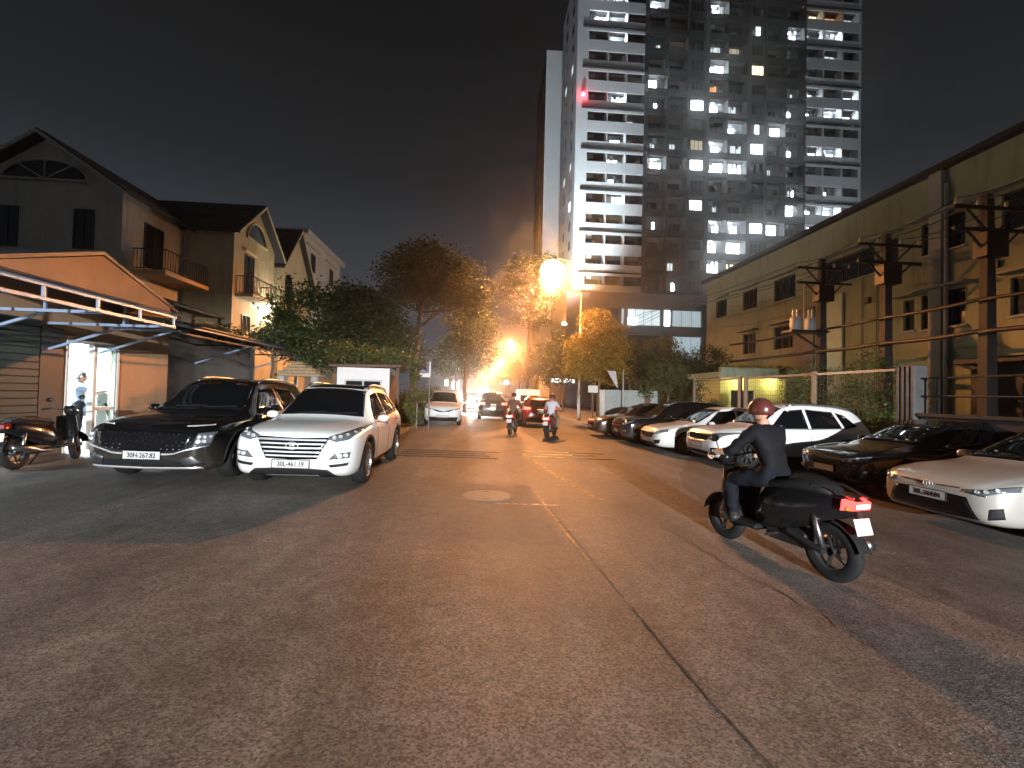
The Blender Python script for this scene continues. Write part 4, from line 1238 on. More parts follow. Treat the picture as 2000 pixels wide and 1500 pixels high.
# second, darker carport behind it
cp = thing('carport', 'dark steel carport with open truss beside the shop', 'carport', road_pt(SH, 13.8, .10), ROAD + math.pi/2)
MB().wall((0, 5.2), (-.2, 3.3), [], .3, .45).build('rear_wall', 'dark_room', cp)
mb = MB(); mb.prism([(1.4, 3.35), (1.4, 3.39), (-1.6, 3.02), (-1.6, 2.98)], -2.3, 5.3, 'X'); mb.build('roof_sheet', 'sheet_metal', cp, fix=True)
for tt in (-2.2, 1.5, 5.1):
    MB().bar((tt, -1.5, 2.80), (tt, 1.2, 2.80), .05).build('arm', 'steel_dark' if tt > 0 else 'steel_lit_blue', cp)
    MB().bar((tt, -1.3, 2.78), (tt, 1.19, 1.9), .045).build('brace', 'steel_lit_blue', cp)
    for yy in (-1.1, -.3): MB().bar((tt, yy, 2.82), (tt, yy, 3.08), .035).build('strut', 'steel_lit_blue', cp)
MB().box(-2.3, 5.2, -1.53, -1.47, 2.92, 2.975).build('edge_beam', 'steel_lit_blue', cp)
MB().box(-2.3, 5.2, -1.52, -1.48, 2.74, 2.78).build('edge_beam', 'steel_dark', cp)
for tt in (1.5, 5.1): MB().box(tt - .05, tt + .05, -1.5, -1.4, -.2, 2.74).build('post', 'steel_dark', cp)

# ---- villas on the left
def gable_house(name, label, s0, s1, t0, t1, eave, ridge, front, wallmat, over=.45):
    """front='t' gable faces the viewer, 's' gable faces the street. s0<s1, t0<t1"""
    h = thing(name, label, 'house', road_pt(s0, t0, 0), ROAD)
    W, D = s1 - s0, t1 - t0
    return h, W, D
def gable_block(h, x0, x1, y0, y1, eave, ridge, axis, wallmat, over=.5, roofmat='roof_dark', soffit=True, trim='plaster_white'):
    MB().box(x0, x1, y0, y1, -.2, eave).build('wall', wallmat, h)
    if axis == 'y':   # ridge runs along y, gables face +-y
        xm = (x0+x1)/2
        MB().prism([(x0, eave + .001), (x1, eave + .001), (xm, ridge - .05)], y0, y1, 'Y').build('gable', wallmat, h)
        sl = (ridge - eave)/(xm - x0)
        for sg in (-1, 1):
            a = (xm, ridge); b = (xm + sg*((xm - x0) + over), eave - sl*over)
            mb = MB(); mb.prism([(a[0], a[1]), (b[0], b[1]), (b[0], b[1] + .16), (a[0], a[1] + .16)], y0 - over, y1 + over, 'Y'); mb.build('roof', roofmat, h, fix=True)
            for yy in (y0 - over - .05, y1 + over + .002):
                mb = MB(); mb.prism([(a[0], a[1] - .06), (b[0], b[1] - .06), (b[0], b[1] + .10), (a[0], a[1] + .10)], yy, yy + .048, 'Y'); mb.build('bargeboard', trim, h, fix=True)
            nrow = 7
            for r in range(nrow):
                f = (r + .5)/nrow; px_, pz_ = a[0] + (b[0]-a[0])*f, a[1] + (b[1]-a[1])*f + .16
                MB().box(px_ - .03, px_ + .03, y0 - over, y1 + over, pz_ - .02, pz_ + .035).build('tile_course', roofmat, h)
    else:
        ym = (y0+y1)/2
        MB().prism([(y0, eave + .001), (y1, eave + .001), (ym, ridge - .05)], x0, x1, 'X').build('gable', wallmat, h)
        sl = (ridge - eave)/(ym - y0)
        for sg in (-1, 1):
            a = (ym, ridge); b = (ym + sg*((ym - y0) + over), eave - sl*over)
            mb = MB(); mb.prism([(a[0], a[1]), (b[0], b[1]), (b[0], b[1] + .16), (a[0], a[1] + .16)], x0 - over, x1 + over, 'X'); mb.build('roof', roofmat, h, fix=True)
            for xx in (x1 + over + .002,):
                mb = MB(); mb.prism([(a[0], a[1] - .06), (b[0], b[1] - .06), (b[0], b[1] + .10), (a[0], a[1] + .10)], xx, xx + .048, 'X'); mb.build('bargeboard', trim, h, fix=True)
            nrow = 7
            for r in range(nrow):
                f = (r + .5)/nrow; py_, pz_ = a[0] + (b[0]-a[0])*f, a[1] + (b[1]-a[1])*f + .16
                MB().box(x0 - over, x1 + over, py_ - .03, py_ + .03, pz_ - .02, pz_ + .035).build('tile_course', roofmat, h)
def side_bay(h, x, y, z, w, hh, matp='dark_pane', fm='frame_dark', mull=1):
    """window on a wall that faces +x"""
    o = bay('window', w, hh, 0, fm, matp, h, 0, 0, mull=mull)
    o.location = (x, y, z); o.rotation_euler = (0, 0, rad(90))
    return o
def railing(h, p, q, z0, z1, n, matname='steel_dark', name='balcony_rail'):
    mb = MB(); p = Vector(p); q = Vector(q)
    mb.bar(p + Vector((0,0,z1)), q + Vector((0,0,z1)), .05); mb.bar(p + Vector((0,0,z0)), q + Vector((0,0,z0)), .04)
    for k in range(n + 1):
        c = p.lerp(q, k/n); mb.bar(c + Vector((0,0,z0)), c + Vector((0,0,z1)), .022)
    return mb.build(name, matname, h)

# villa A: near gable faces the viewer, cross gable faces the street
va = thing('villa', 'dark three storey villa with arched attic window, gable end towards the viewer', 'house', road_pt(-22.2, 21.4, 0), ROAD)
gable_block(va, 0, 6.4, 0, 12, 10.15, 12.3, 'y', 'plaster_white', over=.55)
# arched attic window
mb = MB(); pts = [(3.2 + 1.75*math.cos(a), 10.45 + .85*math.sin(a)) for a in np.linspace(0, math.pi, 17)]
mb.prism([(3.2 + (x - 3.2), z) for x, z in pts], -.06, -.004, 'Y'); mb.build('arched_window', 'dark_pane', va, fix=True)
mb = MB()
mb.tube([(x, -.07, z) for x, z in pts], .05, 6); mb.bar((1.4, -.07, 10.43), (5.0, -.07, 10.43), .1)
for a in (rad(50), rad(90), rad(130)): mb.bar((3.2, -.07, 10.45), (3.2 + 1.7*math.cos(a), -.07, 10.45 + .82*math.sin(a)), .05)
mb.build('arched_window_frame', 'plaster_grey', va)
for x in (1.75, 4.85): bay('window', .85, 1.75, -.003, 'frame_dark', 'dark_pane', va, x, 8.35, mull=1)
for x in (1.75, 4.85): bay('window', .85, 1.6, -.003, 'frame_dark', 'dark_pane', va, x, 5.2, mull=1)
side_bay(va, 6.403, 2.0, 8.2, 1.3, 2.1)
MB().box(6.403, 7.9, .6, 4.0, 6.65, 6.85).build('balcony_slab', 'plaster_ochre', va)
railing(va, (7.85, .65, 6.85), (7.85, 3.95, 6.85), .08, .95, 18); railing(va, (6.45, .65, 6.85), (7.85, .65, 6.85), .08, .95, 8)
mb = MB(); mb.prism([(6.41, 5.9), (8.6, 5.2), (8.6, 5.3), (6.41, 6.0)], .2, 4.3, 'Y'); mb.build('awning', 'roof_dark', va, fix=True)
for x, y in ((8.4, .3), (8.4, 4.2)): MB().box(x - .06, x + .06, y - .06, y + .06, -.2, 5.25).build('awning_post', 'steel_dark', va)
# villa B
vb = thing('villa', 'cream villa with gable, tall balcony door and wall lamps, right of the dark villa', 'house', road_pt(-21.0, 25.7, 0), ROAD)
gable_block(vb, 0, 7.75, 0, 4.9, 10.2, 12.25, 'x', 'plaster_cream', over=.5, trim='plaster_cream')
mb = MB(); pts = [(2.45 + 1.15*math.cos(a), 10.15 + 1.05*math.sin(a)) for a in np.linspace(0, math.pi, 15)]
mb.prism(pts, 7.755, 7.81, 'X'); mb.build('arched_window', 'dark_pane', vb, fix=True)
mb = MB(); mb.tube([(7.82, y, z) for y, z in pts], .05, 6); mb.bar((7.82, 1.25, 10.13), (7.82, 3.65, 10.13), .1); mb.build('arched_window_frame', 'plaster_cream', vb)
side_bay(vb, 7.753, 1.7, 8.0, 1.05, 2.3); MB().box(7.753, 7.95, .95, 2.45, 9.25, 9.4).build('lintel', 'plaster_ochre', vb)
MB().box(7.753, 8.7, .3, 3.2, 6.55, 6.72).build('balcony_slab', 'plaster_cream', vb)
railing(vb, (8.65, .35, 6.72), (8.65, 3.15, 6.72), .06, .95, 16); railing(vb, (7.8, .35, 6.72), (8.65, .35, 6.72), .06, .95, 6); railing(vb, (7.8, 3.15, 6.72), (8.65, 3.15, 6.72), .06, .95, 6)
side_bay(vb, 7.753, 1.5, 4.9, .95, 1.6)
# the two wall lamps
for yy, zz in ((3.25, 6.15), (3.55, 6.45)):
    lp = MB().ball((0, 0, 0), .13, .13, .13).build('wall_lamp', 'spot_white', vb, True, loc=(8.1, yy, zz))
    MB().bar((0, 0, .05), (-.34, 0, .12), .04).build('lamp_arm', 'steel_dark', lp)
d = bpy.data.lights.new('wall_lamp_light', 'POINT'); d.energy = 420; d.color = (.98, 1.0, .80); d.shadow_soft_size = .12
l = bpy.data.objects.new('wall_lamp_light', d); COL.objects.link(l); l.parent = vb; l.location = (8.45, 3.7, 6.25)
# villa C
vc = thing('villa', 'cream villa behind the trees with steep street gable and arched window', 'house', road_pt(-21.0, 31.6, 0), ROAD)
gable_block(vc, 0, 7.75, 0, 4.9, 10.0, 12.9, 'x', 'plaster_cream', over=.4, trim='plaster_cream')
mb = MB(); pts = [(1.3 + .55*math.cos(a), 8.9 + .55*math.sin(a)) for a in np.linspace(0, math.pi, 13)] ; pts = [(.75, 7.4), (1.85, 7.4)] + pts
mb.prism(pts, 7.755, 7.80, 'X'); mb.build('arched_window', 'dark_pane', vc, fix=True)
side_bay(vc, 7.753, 3.4, 5.0, 1.1, 1.6)
# white flat-roofed block further on
vd = thing('apartment_house', 'pale flat-roofed house with roof parapet behind the villas', 'house', road_pt(-22.5, 37.8, 0), ROAD)
MB().box(0, 8.4, 0, 9.5, -.2, 14.0).build('wall', 'plaster_white', vd)
MB().box(-.3, 8.8, -.3, 9.8, 14.002, 14.35).build('roof', 'plaster_white', vd)
MB().box(5.4, 7.4, 3, 5, 14.352, 15.4).build('roof_hut', 'plaster_grey', vd)
for y in (2.0, 6.8):
    side_bay(vd, 8.403, y, 12.2, 1.0, 1.5); side_bay(vd, 8.403, y, 9.0, 1.0, 1.5); side_bay(vd, 8.403, y, 5.8, 1.0, 1.5)
    MB().box(8.403, 8.55, y - 1.6, y + 1.6, 13.35, 13.5).build('eyebrow', 'plaster_grey', vd)
for x in (3.0, 6.0): bay('window', .9, 1.4, -.003, 'frame_dark', 'dark_pane', vd, x, 12.2)

# kiosk at the kerb corner
mat('kiosk_white', (.66, .63, .62), .6, var=.05, vscale=3)
ki = thing('kiosk', 'small white guard kiosk with sliding window and dark brown side', 'kiosk', on_ground(-4.75, 16.0, .1), ROAD)
MB().wall((0, 1.75), (0, 2.15), [(.25, 1.5, 1.0, 1.75)], 0, .06).build('front_wall', 'kiosk_white', ki)
MB().box(0, .06, .061, 1.6, 0, 2.15).build('side_wall', 'kiosk_white', ki); MB().box(1.69, 1.75, .061, 1.6, 0, 2.15).build('side_wall', 'wood_brown', ki)
MB().box(0, 1.75, 1.601, 1.66, 0, 2.15).build('rear_wall', 'kiosk_white', ki)
mb = MB(); mb.prism([(-.2, 2.152), (2.15, 2.19), (2.15, 2.27), (-.2, 2.232)], -.25, 1.8, 'Y'); mb.build('roof', 'wood_brown', ki, fix=True)
bay('window', 1.24, .74, .03, 'frame_pale', 'dark_pane', ki, .875, 1.375, mull=1)
MB().box(.2, 1.55, -.14, -.002, .96, .995).build('counter', 'kiosk_white', ki)
MB().box(2.0, 2.1, -.15, -.05, 0, 2.17).build('roof_post', 'wood_brown', ki)
# stepped tan gate-pier capping left of the kiosk
pl_ = thing('gate_roof', 'small stepped tan tile gate roof beyond the parked cars', 'gate', on_ground(-6.95, 18.6, .1), ROAD)
for k in range(5):
    w = 1.75 - k*.32
    MB().bbox(-w/2, w/2, -.3 + k*.02, .3 - k*.02, 1.86 + k*.115, 1.97 + k*.115, .02).build('tile_step', 'board_tan', pl_)
MB().box(-.75, -.5, -.2, .2, -.05, 1.859).build('pier', 'plaster_grey', pl_); MB().box(.5, .75, -.2, .2, -.05, 1.859).build('pier', 'plaster_grey', pl_)
# ------------------------------------------------------------------ the cars
wheel_meshes()
FACE = ROAD                 # facing the viewer
LEFT = ROAD - math.pi/2     # nose towards the street from the right
def bars(z0, z1, n, x_at, off=.02, h=.026, name='grille_bar', mn='bright_bar'):
    out = []
    for k in range(n):
        z = z0 + (z1 - z0)*k/(n-1); x = x_at(z)
        out.append((name, mn, [(-x, z - h/2), (0, z - h/2 - .004), (x, z - h/2)], [(-x, z + h/2), (0, z + h/2 - .004), (x, z + h/2)], off, False))
    return out

# white crossover with barred grille
c = variant(SUV, 4.48, 1.0, 1.63)
front = [('grille', 'gloss_black', [(-.36,.50),(0,.49),(.36,.50)], [(-.52,.815),(0,.80),(.52,.815)], .006, False)]
front += bars(.545, .775, 5, lambda z: .365 + (z-.50)*.46, .022, .024)
front += [('headlight', 'lamp_glass', [(.50,.79),(.62,.755),(.78,.79),(.875,.90)], [(.50,.83),(.62,.865),(.78,.925),(.86,.965)], .008, True),
    ('fog_lamp', 'lamp_glass', [(.53,.50),(.80,.525)], [(.62,.60),(.815,.61)], .008, True),
    ('bumper_slot', 'trim_black', [(.56,.385),(.78,.41)], [(.53,.425),(.80,.455)], .006, True),
    ('lower_intake', 'trim_black', [(-.66,.235),(0,.225),(.66,.235)], [(-.52,.345),(0,.375),(.52,.345)], .008, False),
    ('skid_plate', 'satin_metal', [(-.40,.232),(.40,.232)], [(-.38,.258),(.38,.258)], .016, False)]
o, bv = build_car('crossover_car', 'white crossover with barred chrome grille and plate 30L-461.19', -2.70, 7.0, FACE, c, 'paint_white', 'ten', front=front, ptext='30L-461.19', plate_z=.425, rails='satin_metal', cladding=True, roof_black=True, emblem=(.69, .085, 'h'),
    rear=[('tail_light', 'tail_off', [(.45,.90),(.86,.88)], [(.45,1.0),(.84,1.02)], .008, True)])
lamp_units(o, bv, [(.58,.812),(.66,.83),(.74,.855),(.81,.885)], .030)
lamp_units(o, bv, [(.68,.56),(.755,.567)], .032, name='fog_lens')

# black SUV with studded grille
c = variant(SUV, 4.78, 1.02, 1.66)
front = [('grille', 'gloss_black', [(-.60,.56),(-.4,.50),(0,.495),(.4,.50),(.60,.56)], [(-.70,.80),(0,.815),(.70,.80)], .006, False),
    ('headlight', 'lamp_glass', [(.69,.61),(.87,.635)], [(.72,.79),(.885,.81)], .008, True),
    ('chrome_edge', 'bright_bar', [(-.84,.60),(-.58,.53),(-.40,.465),(0,.46),(.40,.465),(.58,.53),(.84,.60)], [(-.85,.622),(-.60,.555),(-.42,.488),(0,.484),(.42,.488),(.60,.555),(.85,.622)], .018, False),
    ('lower_intake', 'trim_black', [(-.62,.285),(0,.27),(.62,.285)], [(-.56,.40),(0,.405),(.56,.40)], .006, False),
    ('fang', 'satin_metal', [(.60,.29),(.82,.33)], [(.55,.42),(.66,.47)], .012, True),
    ('lower_blade', 'bright_bar', [(-.78,.265),(0,.245),(.78,.265)], [(-.76,.285),(0,.264),(.76,.285)], .018, False)]
o, bv = build_car('sport_utility_car', 'black SUV with chrome studded grille and plate 30H-267.82', -4.90, 7.2, FACE, c, 'paint_black', 'dark', front=front, ptext='30H-267.82', plate_z=.455, rails='satin_metal', cladding=True, studs=(-.70, .70, .53, .80, 15, 5),
    rear=[('tail_light', 'tail_off', [(.45,.90),(.88,.88)], [(.45,1.0),(.86,1.02)], .008, True)])
lamp_units(o, bv, [(.745,.735),(.80,.735),(.85,.74)], .022); lamp_units(o, bv, [(.745,.67),(.80,.675)], .026)
for sg in (1, -1):
    patch(bv, 'front', [(sg*.52,.885),(sg*.80,.90)], [(sg*.52,.897),(sg*.80,.914)], off=.006).build('running_light', 'lamp_reflector', o, True, fix=True)

# cars standing nose-out along the right side, far to near
sed_tail = [('tail_light', 'tail_off', [(.42,.84),(.82,.82)], [(.42,.93),(.80,.94)], .008, True)]
sed_front = [('grille', 'gloss_black', [(-.42,.47),(0,.46),(.42,.47)], [(-.50,.60),(0,.61),(.50,.60)], .006, False),
    ('headlight', 'lamp_glass', [(.46,.56),(.62,.555),(.82,.64)], [(.48,.62),(.66,.66),(.80,.715)], .008, True),
    ('lower_intake', 'trim_black', [(-.50,.235),(0,.225),(.50,.235)], [(-.46,.33),(0,.34),(.46,.33)], .006, False),
    ('fog_slot', 'trim_black', [(.56,.27),(.74,.30)], [(.54,.36),(.76,.40)], .006, True),
    ('grille_bar', 'chrome', [(-.48,.585),(0,.59),(.48,.585)], [(-.50,.612),(0,.618),(.50,.612)], .016, False)]
o, bv = build_car('sedan_car', 'dark maroon saloon, farthest car in the right-hand parked row', 4.75, 19.0, LEFT, variant(SEDAN, 4.5, .97, 1.46), 'paint_maroon', 'five', front=sed_front, rear=sed_tail, ptext='', plate_z=.40)
lamp_units(o, bv, [(.60,.605),(.70,.645)], .030)

c = variant(SUV, 4.35, .97, 1.60)
hat_front = [('grille', 'gloss_black', [(-.46,.56),(0,.55),(.46,.56)], [(-.54,.72),(0,.73),(.54,.72)], .006, False), ('headlight', 'lamp_glass', [(.52,.66),(.70,.66),(.84,.76)], [(.54,.745),(.72,.80),(.83,.86)], .008, True),
    ('lower_intake', 'trim_black', [(-.55,.24),(0,.23),(.55,.24)], [(-.45,.38),(0,.40),(.45,.38)], .006, False), ('fog_lamp', 'lamp_glass', [(.60,.42),(.76,.44)], [(.60,.50),(.78,.52)], .008, True), ('grille_bar', 'chrome', [(-.50,.625),(0,.62),(.50,.625)], [(-.51,.65),(0,.645),(.51,.65)], .016, False)]
o, bv = build_car('hatchback_car', 'black tall hatchback between the maroon saloon and white saloon', 5.10, 16.5, LEFT, c, 'paint_black', 'dark', front=hat_front, rear=sed_tail, ptext='', plate_z=.44)
lamp_units(o, bv, [(.64,.715),(.74,.755)], .034)

city_front = [('grille', 'gloss_black', [(-.40,.45),(0,.44),(.40,.45)], [(-.52,.60),(0,.61),(.52,.60)], .006, False), ('grille_wing', 'bright_bar', [(-.58,.60),(0,.585),(.58,.60)], [(-.60,.635),(0,.63),(.60,.635)], .016, False),
    ('headlight', 'lamp_glass', [(.50,.565),(.66,.565),(.83,.655)], [(.52,.635),(.68,.67),(.81,.735)], .008, True), ('lower_intake', 'trim_black', [(-.52,.225),(0,.215),(.52,.225)], [(-.48,.30),(0,.31),(.48,.30)], .006, False),
    ('fog_slot', 'trim_black', [(.57,.28),(.73,.30)], [(.55,.38),(.77,.42)], .006, True)]
o, bv = build_car('sedan_car', 'white saloon in the right-hand row, ahead of the white crossover', 5.35, 14.15, LEFT, variant(SEDAN, 4.45, .98, 1.467), 'paint_white', 'five', front=city_front, rear=sed_tail, ptext='', plate_z=.37, handles=None)
lamp_units(o, bv, [(.62,.61),(.70,.64)], .030)

c = variant(SUV, 4.32, .975, 1.63)
sel_front = [('grille', 'gloss_black', [(-.46,.635),(0,.625),(.46,.635)], [(-.56,.80),(0,.81),(.56,.80)], .006, False), ('grille_frame', 'bright_bar', [(-.54,.60),(0,.585),(.54,.60)], [(-.52,.632),(0,.62),(.52,.632)], .016, False),
    ('headlight', 'lamp_glass', [(.54,.67),(.70,.66),(.82,.72),(.885,.86)], [(.56,.80),(.70,.835),(.82,.86),(.88,.89)], .008, True), ('lower_intake', 'trim_black', [(-.62,.24),(0,.23),(.62,.24)], [(-.56,.36),(0,.37),(.56,.36)], .008, False),
    ('skid_plate', 'satin_metal', [(-.48,.236),(.48,.236)], [(-.46,.275),(.46,.275)], .016, False), ('fog_lamp', 'trim_black', [(.64,.33),(.80,.36)], [(.64,.47),(.81,.49)], .008, True)]
o, bv = build_car('crossover_car', 'white crossover with dark headlights, in the right row behind the rider', 5.75, 11.65, LEFT, c, 'paint_white', 'dark', front=sel_front, rear=sed_tail, ptext='', plate_z=.50, rails='satin_metal', cladding=True, handles=None)
lamp_units(o, bv, [(.65,.73),(.74,.765)], .036); lamp_units(o, bv, [(.72,.41)], .03, name='fog_lens')

o, bv = build_car('sedan_car', 'black saloon next to the pearl white saloon, windows full of reflections', 6.95, 8.75, LEFT, variant(SEDAN, 4.65, 1.0, 1.45), 'paint_black', 'dark', front=sed_front, rear=sed_tail, ptext='', plate_z=.40)
lamp_units(o, bv, [(.60,.605),(.70,.645)], .030)

cor_front = [('lower_grille', 'gloss_black', [(-.62,.245),(0,.225),(.62,.245)], [(-.50,.505),(0,.515),(.50,.505)], .006, False), ('upper_slot', 'trim_black', [(.10,.585),(.40,.598)], [(.10,.600),(.40,.612)], .006, True),
    ('headlight', 'lamp_glass', [(.46,.575),(.68,.555),(.845,.645)], [(.47,.605),(.68,.63),(.83,.71)], .008, True), ('headlight_blade', 'chrome', [(.47,.565),(.70,.543)], [(.47,.575),(.70,.555)], .014, True),
    ('corner_vent', 'trim_black', [(.70,.26),(.80,.30)], [(.72,.40),(.80,.43)], .006, True), ('bumper_lip', 'satin_metal', [(-.66,.205),(0,.19),(.66,.205)], [(-.66,.222),(0,.207),(.66,.222)], .012, False)]
o, bv = build_car('sedan_car', 'pearl white saloon, nearest in the right row, plate 30L-564.04', 6.30, 6.0, LEFT, variant(SEDAN, 4.63, 1.0, 1.435), 'paint_pearl', 'five', front=cor_front, rear=sed_tail, ptext='30L-564.04', plate_z=.455, emblem=(.592, .065, 'ovals'), handles=None)
lamp_units(o, bv, [(.60,.592),(.68,.605),(.755,.635)], .024)

# parked car facing the viewer on the left beyond the kiosk
c = variant(SUV, 4.45, .95, 1.62)
o, bv = build_car('crossover_car', 'small white crossover parked facing out by the left kerb, far off', -1.55, 21.2, FACE + rad(3), c, 'paint_white', 'five', group='cars on the street', ptext='', plate_z=.45,
    front=[('grille', 'gloss_black', [(-.30,.66),(0,.60),(.30,.66)], [(-.55,.79),(0,.66),(.55,.79)], .008, False), ('headlight', 'lamp_glass', [(.55,.74),(.80,.80)], [(.56,.80),(.80,.87)], .008, True),
           ('lower_intake', 'trim_black', [(-.64,.24),(0,.23),(.64,.24)], [(-.70,.42),(0,.40),(.70,.42)], .008, False)], rear=sed_tail)
lamp_units(o, bv, [(.62,.78),(.70,.80)], .028)

# traffic moving away: rear views with lit lamps
AWAY = ROAD + math.pi
def going(name, label, s, t, base, paint, lights_z, red='tail_hot', third=None):
    rear = [('tail_light', red, [(.50, lights_z), (.84, lights_z - .01)], [(.50, lights_z + .10), (.83, lights_z + .12)], .012, True), ('bumper_trim', 'trim_black', [(-.72,.27),(0,.26),(.72,.27)], [(-.74,.45),(0,.45),(.74,.45)], .008, False)]
    if third: rear.append(('brake_light', red, [(-.16, third), (.16, third)], [(-.16, third + .03), (.16, third + .03)], .012, False))
    o, bv = build_car(name, label, s, t, AWAY, base, paint, 'dark', group='cars on the street', rear=rear, ptext=None, prear='', prear_z=lights_z - .12)
    h, nn, _, _ = bv.ray_cast(Vector((.1, 9, lights_z + .02)), Vector((0, -1, 0)))
    MB().box(-.16, .16, h.y + .012, h.y + .03, lights_z + .0, lights_z + .02).build('plate_lamp', 'lit_warm', o)
    return o
going('sport_utility_car', 'dark SUV driving away with red tail lights, left lane', .95, 31.5, variant(SUV, 4.5, .97, 1.66), 'paint_grey', .93)
going('hatchback_car', 'red hatchback driving away with blazing brake lights', 3.15, 26.6, variant(SUV, 3.9, .93, 1.52), 'paint_red', .86, third=1.36)

# oncoming headlights further down the street
def oncoming(name, label, s, t, base, paint):
    fr = [('headlight', 'headlight_lit', [(.52,.70),(.80,.74)], [(.53,.80),(.80,.84)], .012, True), ('grille', 'gloss_black', [(-.42,.52),(0,.51),(.42,.52)], [(-.48,.70),(0,.71),(.48,.70)], .006, False)]
    o, bv = build_car(name, label, s, t, FACE, base, paint, 'five', group='cars on the street', front=fr, rear=sed_tail, ptext='', plate_z=.42)
    for sg in (1, -1):
        d = bpy.data.lights.new('headlight_beam', 'SPOT'); d.energy = 3000; d.color = (1.0, .93, .82); d.spot_size = rad(70); d.spot_blend = 1; d.shadow_soft_size = .08
        l = bpy.data.objects.new('headlight_beam', d); COL.objects.link(l); l.parent = o; l.location = (sg*.66, -.15, .72); l.rotation_euler = (rad(84), 0, math.pi)
    return o
oncoming('sedan_car', 'oncoming car with dazzling headlights, nearest of the three', -.25, 38.0, variant(SEDAN, 4.5, .98, 1.46), 'paint_silver')
oncoming('crossover_car', 'oncoming tall car with headlights on, second of the three', -.5, 47.0, variant(SUV, 4.4, .97, 1.64), 'paint_silver')
oncoming('crossover_car', 'oncoming car with headlights on, farthest down the street', -.9, 60.0, variant(SUV, 4.4, .97, 1.64), 'paint_grey')

# small white box truck ahead
tr = thing('box_truck', 'small white box truck driving away ahead of the red car', 'truck', on_ground(4.1, 36.0), ROAD, 'cars on the street')
MB().bbox(-.86, .86, 0, 2.6, .62, 2.02, .05).build('cargo_box', 'paint_white', tr)
MB().bbox(-.74, .74, 2.65, 4.0, .45, 1.75, .12).build('cab', 'paint_white', tr)
MB().box(-.80, .80, .05, 3.9, .42, .6).build('chassis', 'trim_black', tr)
MB().box(-.70, .70, -.02, -.001, 1.05, 1.55).build('rear_window', 'car_glass', tr)
MB().box(-.82, .82, -.05, .03, .40, .58).build('rear_bumper', 'trim_black', tr)
for sg in (-1, 1): MB().box(sg*.72 - .09, sg*.72 + .09, -.07, -.051, .44, .56).build('tail_light', 'tail_lit', tr)
for y in (.7, 3.2):
    for sg in (-1, 1):
        wheel(tr, sg*.70, y, .29, 'dark')
# ------------------------------------------------------------------ people
mat('skin', (.42, .24, .16), .55, var=.06, vscale=8)
mat('hair', (.012, .010, .009), .6)
mat('shirt_blue', (.36, .47, .66), .8, spec=.1, var=.06, vscale=10, bump=.15, bscale=30)
mat('shirt_pale', (.50, .50, .56), .8, spec=.1, var=.06, vscale=10, bump=.15, bscale=30)
mat('jacket_dark', (.009, .009, .011), .75, spec=.1, var=.2, vscale=10, bump=.2, bscale=30)
mat('jacket_brown', (.10, .055, .045), .75, spec=.1, var=.2, vscale=10, bump=.2, bscale=30)
mat('trousers_dark', (.009, .010, .014), .85, spec=.1, var=.2, vscale=10, bump=.2, bscale=30)
mat('trousers_tan', (.20, .15, .11), .85, spec=.1, var=.2, vscale=10, bump=.2, bscale=30)
mat('shoe', (.02, .018, .016), .6)
mat('helmet_black', (.012, .012, .013), .25, coat=.6)
mat('helmet_red', (.09, .022, .018), .3, coat=.6)
mat('helmet_white', (.5, .5, .5), .3, coat=.5)

